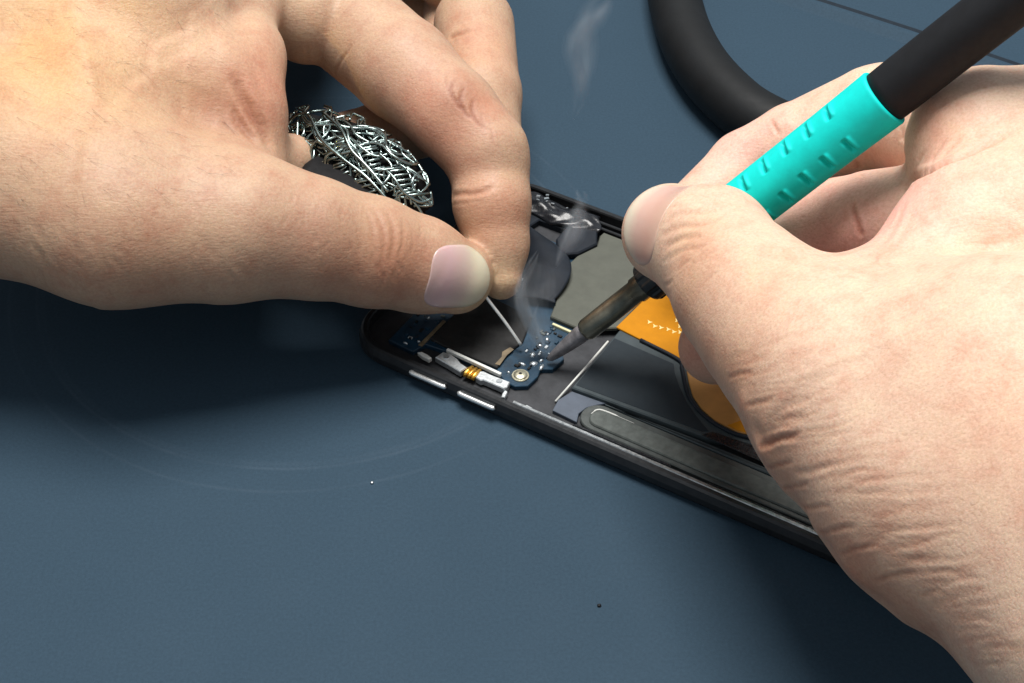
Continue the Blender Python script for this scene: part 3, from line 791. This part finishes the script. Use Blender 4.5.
# screw with washer ring
m = MB(); m.prism(disc(43.9, 11.0, 2.15, 40), 3.3, 3.62, .12); scr = m.build('screw', M['brass'], phone)
blobm(43.9, 11.0, 1.75, 1.75, .55, 0, 3.62).build('head', M['brass'], scr, True)
m = MB(); m.prism(disc(43.9, 11.0, .38, 20), 4.14, 4.22, .03); m.build('recess', M['film'], scr)
# dark shield film with scorched tan edge
m = MB(); m.prism([(23.2, 9.8), (38.0, 9.9), (37.4, 15), (38.6, 21), (36, 30), (24.2, 31), (18.6, 30), (18.6, 10.1)], 3.32, 4.0, .2); m.build('shield_can', M['film'], phone)
m = MB(); m.prism([(36.9, 10.6), (38.1, 10.9), (37.8, 14.8), (38.2, 17.4), (37.0, 17.6), (36.2, 15.2), (37.0, 13.6)], 4.003, 4.12, .03); m.build('scorched_patch', M['tan'], phone)
m = MB(); m.prism([(17.0, 7.0), (18.0, 7.2), (18.2, 17.6), (17.3, 17.8)], 3.31, 3.75, .08); m.build('gasket_strip', M['tan'], phone)
m = MB(); m.prism([(24.2, 8.55), (40.0, 8.0), (40.0, 8.75), (24.2, 9.3)], 3.32, 4.35, .1); m.build('edge_strip', M['white'], phone)
m = MB(); m.prism([(18.6, 4.3), (20.4, 3.7), (22.4, 3.6), (22.6, 4.5), (21, 4.9), (19.4, 5.0)], 3.0, 4.2, .15); m.build('contact_tab', M['white'], phone)
def bracket(poly, holes):
    m = MB(); m.prism(poly, 2.6, 4.3, .2); b = m.build('button_bracket', M['silver'], phone)
    for u, w in holes:
        m = MB(); m.prism(disc(u, w, .75, 24), 4.3, 4.46, .06); s = m.build('rivet', M['solderblob'], b)
bracket([(23.3, 5.0), (25.4, 4.7), (27.2, 4.5), (31.3, 3.8), (31.9, 6.0), (29.6, 6.5), (28.2, 7.3), (25.8, 7.9), (23.9, 7.6)], [(25.6, 6.4)])
bracket([(35.4, 4.2), (37.0, 3.9), (37.5, 4.4), (43.2, 4.4), (43.7, 5.2), (43.3, 7.2), (40.2, 7.0), (38.2, 6.9), (36.0, 7.0), (35.2, 6.6)], [(41.0, 6.0)])
m = MB(); m.prism([(43.3, 4.9), (44.2, 4.6), (44.6, 2.6), (43.8, 2.3), (43.4, 3.4)], 2.4, 3.6, .15); m.build('bracket_foot', M['silver'], phone)
m = MB()
for k_ in range(3):
    u0 = 31.9 + k_ * 1.1; m.tube([(u0 + .55, 3.9, 3.2), (u0 + .55, 4.6, 3.9), (u0 + .55, 6.0, 3.9), (u0 + .55, 7.4, 3.35)], .56, 8)
m.build('flex_contact', M['gold'], phone, True)
m = MB(); m.prism([(41.5, 30.2), (46.9, 30.0), (46.9, 30.7), (41.5, 30.9)], 3.32, 4.0, .1); m.build('edge_strip', M['gold2'], phone)
# grey shield plate over the upper board
m = MB(); m.prism([(33.6, 47), (36.8, 42), (38.6, 37), (40.0, 32.0), (48.6, 31.8), (56.4, 37.0), (57.0, 52), (64, 54), (64, 67.6), (35.6, 67.8), (35.4, 66), (36.8, 61.8), (34.3, 55.8)], 3.5, 4.5, .25); m.build('shield_plate', M['shield'], phone)
# black camera bay and its wrinkled foil
def cloth(name, fn, nu, nv, mat, thick, parent):
    top = [fn(i / nu, j / nv) for i in range(nu + 1) for j in range(nv + 1)]; W = nv + 1
    T_ = np.array(top); v = np.r_[T_, T_ - np.array([0, 0, thick])]; n = len(T_); f = []
    for i in range(nu):
        for j in range(nv):
            q = [i * W + j, (i + 1) * W + j, (i + 1) * W + j + 1, i * W + j + 1]; f.append(q); f.append([n + x for x in q[::-1]])
    rg = [i * W for i in range(nu)] + [nu * W + j for j in range(nv)] + [i * W + nv for i in range(nu, 0, -1)] + [j for j in range(nv, 0, -1)]
    for a in range(len(rg)):
        b = (a + 1) % len(rg); f.append([rg[b], rg[a], n + rg[a], n + rg[b]])
    m = MB(); m.add(v, f); return m.build(name, mat, parent, True)
def foil(s, t):
    u = 9 + 24.5 * s + 1.5 * math.sin(5 * t); w = 64.5 + 7.8 * t + .5 * math.sin(9 * s)
    z = 4.7 + 1.0 * math.sin(t * math.pi) + .35 * math.sin(11 * s + 5 * t) * math.sin(7 * t + 2) + .22 * math.sin(23 * s - 9 * t)
    return (u, w, z)
cloth('camera_foil', foil, 60, 24, M['blackgloss'], .6, phone)
m = MB(); m.prism([(9, 58), (16.6, 58), (18, 64), (33.6, 64.2), (34, 70.3), (9, 70)], 2.0, 4.0, .3); m.build('camera_bay', M['blacktape'], phone)
m = MB(); m.prism([(26.5, 64), (34.3, 66.5), (36.8, 61.8), (34.4, 55.9), (30.5, 53), (26.6, 58)], 4.0, 5.4, .35); m.build('camera_module', M['blacktape'], phone)
for u, w, s, a_ in ((13.9, 70.4, .55, .3), (16.3, 70.6, .7, .8), (18.9, 69.5, .5, .2), (15.8, 72.0, .45, .5), (17.0, 69.6, .4, 1.1), (14.6, 68.9, .45, .1), (23.1, 69.9, .3, .6)):
    m = MB(); m.box((u, w, 6.0), (s * 2, s, .5), a_, .1); m.build('glint_chip', M['solderblob'], phone)  # bright chips added to imitate sparkles on the foil
# dark graphite flap peeled up over the board
ftop = np.array([17.5, 57.5]); 
def flap(s, t):
    # s runs along the sheet (from the far corner to the near edge), t across it
    q0 = np.array([16.5, 58.0]) * (1 - s) + np.array([29.0, 33.0]) * s
    q1 = np.array([19.5, 57.5]) * (1 - s) + np.array([39.2, 36.2]) * s
    bulge = math.sin(s * math.pi) * 1.0
    p = q0 * (1 - t) + q1 * t + np.array([5.5, 3.2]) * (t * math.sin(math.pi * min(1, s * 1.05)) ** .9) * 1.1
    return (p[0], p[1], 5.3 + 2.6 * math.sin(math.pi * t * .85) * math.sin(math.pi * (.15 + .8 * s)) + .25 * math.sin(6 * s + 4 * t))
cloth('graphite_flap', flap, 40, 26, M['blacktape'], .25, phone)
# battery and what is printed round it
m = MB(); m.prism([(56.8, 13.3), (92, 15.4), (96.7, 17.6), (102, 18.6), (108, 18.0), (146, 18.0), (146, 66), (57.2, 66), (57.0, 37.2)], 2.0, 4.1, .3); batt = m.build('battery', M['border'], phone)
lab = [(57.3, 14.5), (90, 16.4), (91.2, 17.3), (86.5, 20.2), (82.8, 22.9), (78.6, 27.0), (75.6, 30.5), (74.0, 33.1), (57.4, 33.6)]
m = MB(); m.prism(lab, 4.1, 4.19, .03); m.build('label', M['battery'], batt)
arc = [(63.3, 36.0), (74.4, 34.9), (76.9, 32.6), (79.6, 28.6), (82.6, 24.9), (86.2, 22.2), (91, 20.3), (97, 19.7), (103, 21.2), (109, 24), (114, 30), (114, 58), (76, 58), (62, 54)]
m = MB(); m.prism([(56.0, 37.0), (63.3, 36.2), (75.2, 35.0), (74.6, 56), (70, 58), (58, 57.6)], 4.105, 4.6, .12); fx = m.build('amber_flex', M['orange'], phone)
for u, w, a_ in ((62.2, 42.9, .5), (64.0, 42.3, .3), (65.6, 42.6, .2), (67.4, 43.0, .9), (67.8, 47.0, .4), (69.0, 42.9, .1), (70.4, 43.6, .7), (69.4, 45.4, .2)):
    m = MB(); m.add([(u - .7, w + .45, 4.606), (u + .1, w - .5, 4.606), (u + .75, w + .4, 4.606), (u + .1, w + .2, 4.606)], [[0, 1, 2, 3]]); m.prism([(u - .12, w - .7), (u + .18, w - .7), (u + .18, w), (u - .12, w)], 4.602, 4.62); m.build('printed_mark', M['print'], fx)
m = MB(); m.prism([(76.0, 35.6), (77.6, 32.8), (80.2, 28.9), (83.1, 25.3), (86.6, 22.7), (91.2, 20.8), (97, 20.2), (103, 21.7), (109, 24.6), (114, 30.5), (114, 58), (76, 58)], 4.105, 4.5, .12); m.build('copper_foil', M['copper'], phone)
m = MB(); m.prism([(94.2, 20.9), (97, 20.6), (103, 22.0), (109, 25.0), (113, 30), (110, 31), (104, 28), (99, 26), (96, 23.6)], 4.503, 4.58, .03); m.build('stained_patch', M['orange'], phone)
# black gasket that follows the round cut-out
pts = spline([(63.3, 36.05, 4.5), (74.3, 34.7, 4.5), (76.6, 32.4, 4.5), (79.3, 28.5, 4.5), (82.3, 24.7, 4.5), (86.0, 22.0, 4.5), (91, 20.0, 4.5), (97, 19.4, 4.5), (103, 20.9, 4.5), (109.4, 23.8, 4.5), (114.4, 30, 4.5)], 8)
m = MB(); m.tube(pts, .5, 8); m.build('gasket_strip', M['blacktape'], phone, True)
m = MB(); m.tube([(55.1, 8.6, 2.5), (56.4, 20, 4.3), (56.7, 31.6, 4.35)], .28, 8); m.build('battery_edge', M['white'], phone, True)
m = MB(); m.prism([(55.6, 9.0), (57.0, 13.2), (66, 13.9), (64.2, 12.2), (62.6, 10.2), (62.0, 7.6), (63.0, 4.9), (56.2, 5.3)], 2.0, 3.0, .1); m.build('side_plate', M['bluegrey'], phone)
# long rounded speaker rail beside the battery
def slot(x0, x1, y0, y1, n=16):
    r = (y1 - y0) / 2; c = (y0 + y1) / 2
    return [(x0 + r + r * math.cos(math.radians(90 + 180 * k_ / n)), c + r * math.sin(math.radians(90 + 180 * k_ / n))) for k_ in range(n + 1)] + [(x1, y0), (x1, y1)]
m = MB(); m.prism(slot(62.4, 141, 4.4, 12.9), 2.0, 3.2, .25); rail = m.build('side_rail', M['floorplate2'], phone)
m = MB(); m.prism(slot(64.8, 141, 5.6, 10.9), 3.2, 3.75, .3); m.build('adhesive_strip', M['strip'], rail)
m = MB(); m.tube(spline([(64.9, 8.4, 3.75), (65.5, 10.2, 3.75), (67.6, 10.85, 3.75), (75, 10.9, 3.75)], 8), [.12] * 5 + [.22] * 15 + [.05] * 5, 6); m.build('bright_edge', M['white'], rail, True)
m = MB(); m.prism([(66, 13.05), (90, 14.3), (141, 14.6), (141, 13.0), (66, 12.95)], 2.0, 3.5, .2); m.build('rail_edge', M['border'], phone)
for u0, u1, w in ((62.8, 88.8, 3.3), (97.2, 138, 2.9)):
    m = MB(); m.prism([(u0, w - .45), (u1, w - .35), (u1 - .6, w + .4), (u0 + .8, w + .35)], 2.0, 3.9, .15); m.build('gasket_strip', M['blackgloss'], phone)
m = MB(); m.prism([(90.3, 15.3), (92, 17.6), (104, 18.4), (120, 17.6), (120, 14.9), (105, 14.9)], 4.105, 4.3, .05); m.build('black_tape', M['blackgloss'], phone)
m = MB(); m.prism([(55.6, 1.6), (56.4, 2.6), (58.4, 2.2), (57.6, 1.4)], 2.0, 4.4, .1); m.build('clip', M['blackgloss'], phone)
m = MB(); m.prism([(50.0, 2.6), (51.8, 2.4), (51.9, 3.2), (50.2, 3.4)], 2.0, 3.4, .1); m.build('contact_tab', M['silver'], phone)

# ------------------------------------------------------------------ soldering iron
T0 = at(548, 360, 4.6); Q0 = at(885, 97, 80.0); ax = Q0 - T0; LN = np.linalg.norm(ax); ax /= LN
iron = empty('soldering_iron', T0)
tag(iron, 'soldering iron with ribbed teal grip, black handle and heat-stained tip', 'soldering iron')
e1 = np.cross(ax, FW); e1 /= np.linalg.norm(e1); e2 = np.cross(e1, ax)      # e2 faces away from / e1 across
def lathe(name, prof, mat, n=56, parent=iron, warp=None, smooth=True):
    v = []; f = []
    for s, r in prof:
        for k_ in range(n):
            a = 2 * math.pi * k_ / n; rr = r + (warp(s, a) if warp else 0)
            v.append(ax * s + rr * (math.cos(a) * e1 + math.sin(a) * e2))
    m_ = len(prof)
    for i in range(m_ - 1):
        for k_ in range(n):
            l = (k_ + 1) % n; f.append([i * n + k_, i * n + l, (i + 1) * n + l, (i + 1) * n + k_])
    f.append([n - 1 - k_ for k_ in range(n)]); f.append([(m_ - 1) * n + k_ for k_ in range(n)])
    m = MB(); m.add(v, f); o = m.build(name, mat, parent, smooth)
    return o
GL, GU = LN - 46, LN
lathe('tip', [(0, .3), (.8, .75), (3, 1.25), (7, 1.75), (11, 2.0), (13.5, 2.1), (13.6, 1.5)], M['tip'], 32, warp=lambda s, a: .16 * math.sin(3 * a + 1.9 * s) * math.sin(1.3 * s + a) if s < 13 else 0)
lathe('barrel', [(12.8, 1.8), (12.9, 2.5), (13.6, 2.75), (22, 2.8), (30, 2.8), (30.2, 3.2), (36, 3.3), (40, 3.3)], M['steel'], 40)
lathe('collar_nut', [(33.2, 3.2), (33.3, 4.7), (34, 5.1), (40.8, 5.1), (41.6, 5.0), (46, 5.2), (GL + 1, 5.2)], M['nut'], 60, warp=lambda s, a: (-.35 * (math.cos(a * 9) > .1) if 33.8 < s < 41 else 0), smooth=False)
notch = []
for px, py in ((742, 183), (762, 165), (783, 147), (805, 130), (826, 112)): notch.append((px, py, 0))
for px, py in ((769, 218), (787, 199), (807, 181), (828, 164), (850, 147)): notch.append((px, py, 1))
NT = []
for px, py, row in notch:
    d = at(px, py, 0) - CAM; d /= np.linalg.norm(d); o = CAM - T0
    # nearest hit of the view ray with the grip cylinder
    do = d - ax * (d @ ax); oo = o - ax * (o @ ax); A_ = do @ do; B_ = 2 * do @ oo; C_ = oo @ oo - 6.6 ** 2; D_ = B_ * B_ - 4 * A_ * C_
    t = (-B_ - math.sqrt(max(D_, 0))) / (2 * A_); h = o + d * t; NT.append((h @ ax, math.atan2(h @ e2, h @ e1)))
def grip_warp(s, a):
    r = 0
    for s0, a0 in NT:
        da = (a - a0 + math.pi) % (2 * math.pi) - math.pi
        wa = max(0, 1 - (abs(da) / .36) ** 6); x = s - s0
        if wa > 0 and -1.6 < x < 3.2:
            r += wa * (-1.25 * math.exp(-((x + .1) / .52) ** 2) + .42 * math.exp(-((x - .95) / .55) ** 2) * (x > -.3))
    return r
npr = [(GL, 4.8), (GL + .15, 6.0), (GL + .8, 6.45)] + [(GL + .8 + (GU - GL - 1.6) * i / 190, 6.45 + .25 * (i / 190) ** 4) for i in range(1, 190)] + [(GU - .5, 6.75), (GU - .12, 6.6), (GU, 6.3), (GU - .1, 5.2)]
lathe('grip', npr, M['teal'], 180, warp=grip_warp)
lathe('handle', [(GU - .3, 5.2), (GU - .2, 5.95), (GU + 2, 6.0), (GU + 60, 6.15), (GU + 100, 6.2), (GU + 103, 5.6), (GU + 104, 3)], M['black'], 72)
lathe('cord_sleeve', [(GU + 103.5, 3.4), (GU + 118, 3.0), (GU + 126, 2.4), (GU + 150, 2.3)], M['rubber'], 24)

# ------------------------------------------------------------------ thick rubber tube behind
c = [at(690, -120, 8.5), at(672, -40, 8.5), at(680, 20, 8.5), at(703, 68, 8.5), at(740, 107, 8.5), at(775, 128, 8.5), at(805, 140, 8.5)]
m = MB(); pp = spline(c, 12); m.tube(pp, [8.3 for i in range(len(pp))], 28)
hose = m.build('rubber_tube', M['rubber'], None, True); tag(hose, 'thick black rubber tube curving over the mat behind the iron', 'tube')

# ------------------------------------------------------------------ coil of solder wire
wad_c = at(356, 168, 33); wad = empty('solder_wire', wad_c)
tag(wad, 'tangled coil of thin solder wire held in the palm, one end at the iron tip', 'solder wire')
ex = np.array(at(400, 190, 34)) - np.array(at(330, 142, 37)); ex /= np.linalg.norm(ex); ey = np.cross(-FW, ex); ey /= np.linalg.norm(ey); ez = np.cross(ex, ey)
if ez @ FW > 0: ez = -ez
def ell(th, ph, k_=1.0): return k_ * (ex * 20 * math.cos(th) * math.cos(ph) + ey * 9.5 * math.sin(th) * math.cos(ph) + ez * 9.0 * math.sin(ph))
UPS = UP * 1.0
bm = bmesh.new(); bmesh.ops.create_icosphere(bm, subdivisions=4, radius=1)
for v_ in bm.verts:
    p = v_.co; k_ = 1 + .10 * math.sin(9 * p.x + 7 * p.y) * math.sin(8 * p.z + 5 * p.x)
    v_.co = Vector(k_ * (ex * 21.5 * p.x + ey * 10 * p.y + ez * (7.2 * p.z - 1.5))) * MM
cm = bpy.data.meshes.new('core'); bm.to_mesh(cm); bm.free(); link('tangle_shade_core', cm, M['shadecore'], wad)  # black body in place of the shade between the strands
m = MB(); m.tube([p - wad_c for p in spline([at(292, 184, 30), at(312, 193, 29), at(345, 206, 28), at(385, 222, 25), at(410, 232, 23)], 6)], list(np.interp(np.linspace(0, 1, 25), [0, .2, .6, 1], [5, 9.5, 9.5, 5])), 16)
m.build('tangle_shade_core', M['shadecore'], wad, True)  # hidden lobe added to block light passing behind the thumb
m = MB()
def surf(x, y, k_=1.0):
    q = x * x + y * y
    if q > .93: x, y = x * math.sqrt(.93 / q), y * math.sqrt(.93 / q); q = .93
    return ex * 25.5 * x + ey * 12 * y + ez * (9.0 * k_ * math.sqrt(1 - q) - 1.0)
def strand(x, y, a, n, step, wig, r, k0):
    pts = []; ph = RNG.uniform(0, 6)
    for j in range(n):
        pts.append(surf(x, y, k0 + .07 * math.sin(ph + 1.7 * j)))
        a += wig * math.sin(ph + 1.3 * j) + RNG.uniform(-.15, .15)
        x += step * math.cos(a); y += step * 1.6 * math.sin(a)
        if x * x + y * y > .85: a += 2.2
    m.tube(spline(pts, 6), r, 6)
for i in range(42):                                        # dense under-layer of long curling strands
    strand(RNG.uniform(-.9, .9), RNG.uniform(-.85, .85), RNG.uniform(0, 6.28), 9, .17, .8, .36, RNG.uniform(.86, .98))
for i in range(46):                                        # small parallel folds, packed side by side
    x = -.15 + 1.0 * (i % 23) / 23 + RNG.uniform(-.02, .02); y = (-.30 if i < 23 else .28) + .12 * math.sin(i * .7) - .1 * x
    c0 = [surf(x + .02, y - .20, .98), surf(x - .02, y - .06, 1.06), surf(x + .03, y + .08, 1.06), surf(x + .06, y + .2, .98)]
    m.tube(spline(c0, 5), .36, 6)
for i in range(16):                                        # loose kinked loops on top
    strand(RNG.uniform(-.85, .5), RNG.uniform(-.6, .7), RNG.uniform(-.9, .5), 7, .16, .9, .42, 1.06)
for pts in ([(-.92, .32), (-.6, .30), (-.3, .06), (0, -.02), (.35, -.06), (.7, -.22), (.92, -.30)], [(-.55, .55), (-.2, .45), (.05, .22), (.3, .12), (.6, -.05)], [(-.7, .1), (-.5, -.3), (-.2, -.5), (.1, -.45)]):
    m.tube(spline([surf(x, y, 1.12) for x, y in pts], 8), .46, 8)
m.build('wire_tangle', M['solder'], wad, True)
m = MB(); e0 = at(478, 285, 17.5); e1_ = at(489, 301, 14.6); e3 = at(521, 345, 5.2)
m.tube([q - wad_c for q in spline([at(455, 245, 22), at(468, 268, 19), e0, e1_, at(505, 322, 10.0), e3], 8)], .42, 8); m.build('loose_end', M['wire'], wad, True)
m = MB(); m.tube([q - wad_c for q in spline([at(508, 276, 13), at(516, 277, 12.4), at(523, 280, 11.8)], 6)], .4, 8); m.build('loose_end', M['wire'], wad, True)

# ------------------------------------------------------------------ smoke rising from the joint
def mat_smoke(dens):
    m = bpy.data.materials.new('smoke'); m.use_nodes = True; nt = m.node_tree
    nt.nodes.remove(nt.nodes['Principled BSDF']); out = nt.nodes['Material Output']
    pv = nt.nodes.new('ShaderNodeVolumePrincipled'); pv.inputs['Color'].default_value = (.80, .88, .95, 1); pv.inputs['Anisotropy'].default_value = .2
    v = tex_co(nt, (1, 1, .35)); f = noise(nt, v, .16, 4, .6)
    mr = nt.nodes.new('ShaderNodeMapRange'); mr.inputs['From Min'].default_value = .36; mr.inputs['From Max'].default_value = .7; mr.inputs['To Min'].default_value = .12 * dens; mr.inputs['To Max'].default_value = dens
    L(nt, f, mr.inputs['Value']); L(nt, mr.outputs['Result'], pv.inputs['Density']); L(nt, pv.outputs['Volume'], out.inputs['Volume']); return m
def plume(pts, radii, dens):
    sp = spline(pts, 8); m_ = len(sp); rr = np.interp(np.linspace(0, 1, m_), np.linspace(0, 1, len(radii)), radii)
    rr = rr * np.minimum(1, np.minimum(np.arange(m_) + 1, (m_ - np.arange(m_))) / 5.0 + .15)
    for k_, w_ in ((1.45, .16), (1.1, .22), (.78, .32), (.45, .5)):
        m = MB(); m.tube(sp, list(rr * k_), 14); m.build('wisp', mat_smoke(dens * w_), smoke, True)
smoke = empty('solder_smoke'); tag(smoke, 'thin pale smoke curling up from the iron tip over the board', 'smoke', kind='stuff')
def thread(pts, n, spread, r, dens):
    base = spline(pts, 5)
    for q in range(n):
        ph = RNG.uniform(0, 6.28); pp = []
        for i, p in enumerate(base):
            k_ = spread * (.25 + .75 * i / len(base)); pp.append(p + RT * k_ * math.sin(ph + .33 * i) + UP * k_ * .6 * math.cos(ph * 1.7 + .27 * i))
        plume(pp[::2], [r * .1, r * .6, r * 1.1, r * 1.3, r * 1.1, r * .6, r * .12], dens)
thread([at(545, 354, 4.8), at(538, 343, 8), at(529, 327, 12), at(523, 310, 17), at(523, 291, 23), at(528, 272, 29), at(535, 250, 36)], 3, 1.0, .95, 330)
thread([at(546, 353, 4.8), at(540, 336, 9), at(536, 318, 15), at(541, 298, 22)], 1, .5, .6, 260)
plume([at(550, 352, 4.6), at(541, 338, 9), at(533, 318, 15), at(530, 290, 23), at(540, 262, 33)], [1.5, 3.2, 3.8, 4.5, 3.0], 38)
thread([at(556, 268, 36), at(564, 250, 42), at(572, 236, 47), at(577, 220, 53), at(582, 203, 60), at(579, 188, 66)], 3, 1.0, 1.3, 105)
thread([at(573, 120, 92), at(580, 98, 98), at(583, 70, 106), at(580, 44, 114), at(588, 24, 121), at(602, 6, 127), at(622, -20, 134)], 3, 1.8, 1.4, 26)

# ------------------------------------------------------------------ light
w = bpy.data.worlds.new('World'); sc.world = w; w.use_nodes = True
bg = w.node_tree.nodes['Background']; bg.inputs['Color'].default_value = (.88, .94, 1.0, 1); bg.inputs['Strength'].default_value = .42
def area(name, loc, target, size, watts, col, size_y=None):
    l = bpy.data.lights.new(name, 'AREA'); l.energy = watts; l.color = col; l.size = size * MM
    if size_y: l.shape = 'RECTANGLE'; l.size_y = size_y * MM
    o = bpy.data.objects.new(name, l); COL.objects.link(o); o.location = Vector(loc) * MM
    o.rotation_euler = (Vector(target) - Vector(loc)).to_track_quat('-Z', 'Y').to_euler(); return o
area('ceiling_lamp', (-5, 150, 900), (10, 10, 20), 420, 13.2, (1.0, .97, .93), 440)
sl = bpy.data.lights.new('warm_lamp', 'SPOT'); sl.energy = 2.6; sl.color = (1.0, .66, .0); sl.spot_size = math.radians(8); sl.spot_blend = .3; sl.shadow_soft_size = .01
so = bpy.data.objects.new('warm_lamp', sl); COL.objects.link(so); so.location = Vector((-330, -170, 330)) * MM
so.rotation_euler = (Vector(at(0, 30, 82)) * MM - so.location).to_track_quat('-Z', 'Y').to_euler()

sc.view_settings.view_transform = 'Standard'; sc.view_settings.look = 'None'; sc.view_settings.exposure = 0.0; sc.view_settings.gamma = 1.0
sc.render.engine = 'CYCLES'
try:
    sc.cycles.use_denoising = True; sc.cycles.denoiser = 'OPENIMAGEDENOISE'
except Exception: pass
sc.cycles.volume_step_rate = 1.0; sc.cycles.volume_bounces = 1; sc.cycles.max_bounces = 8
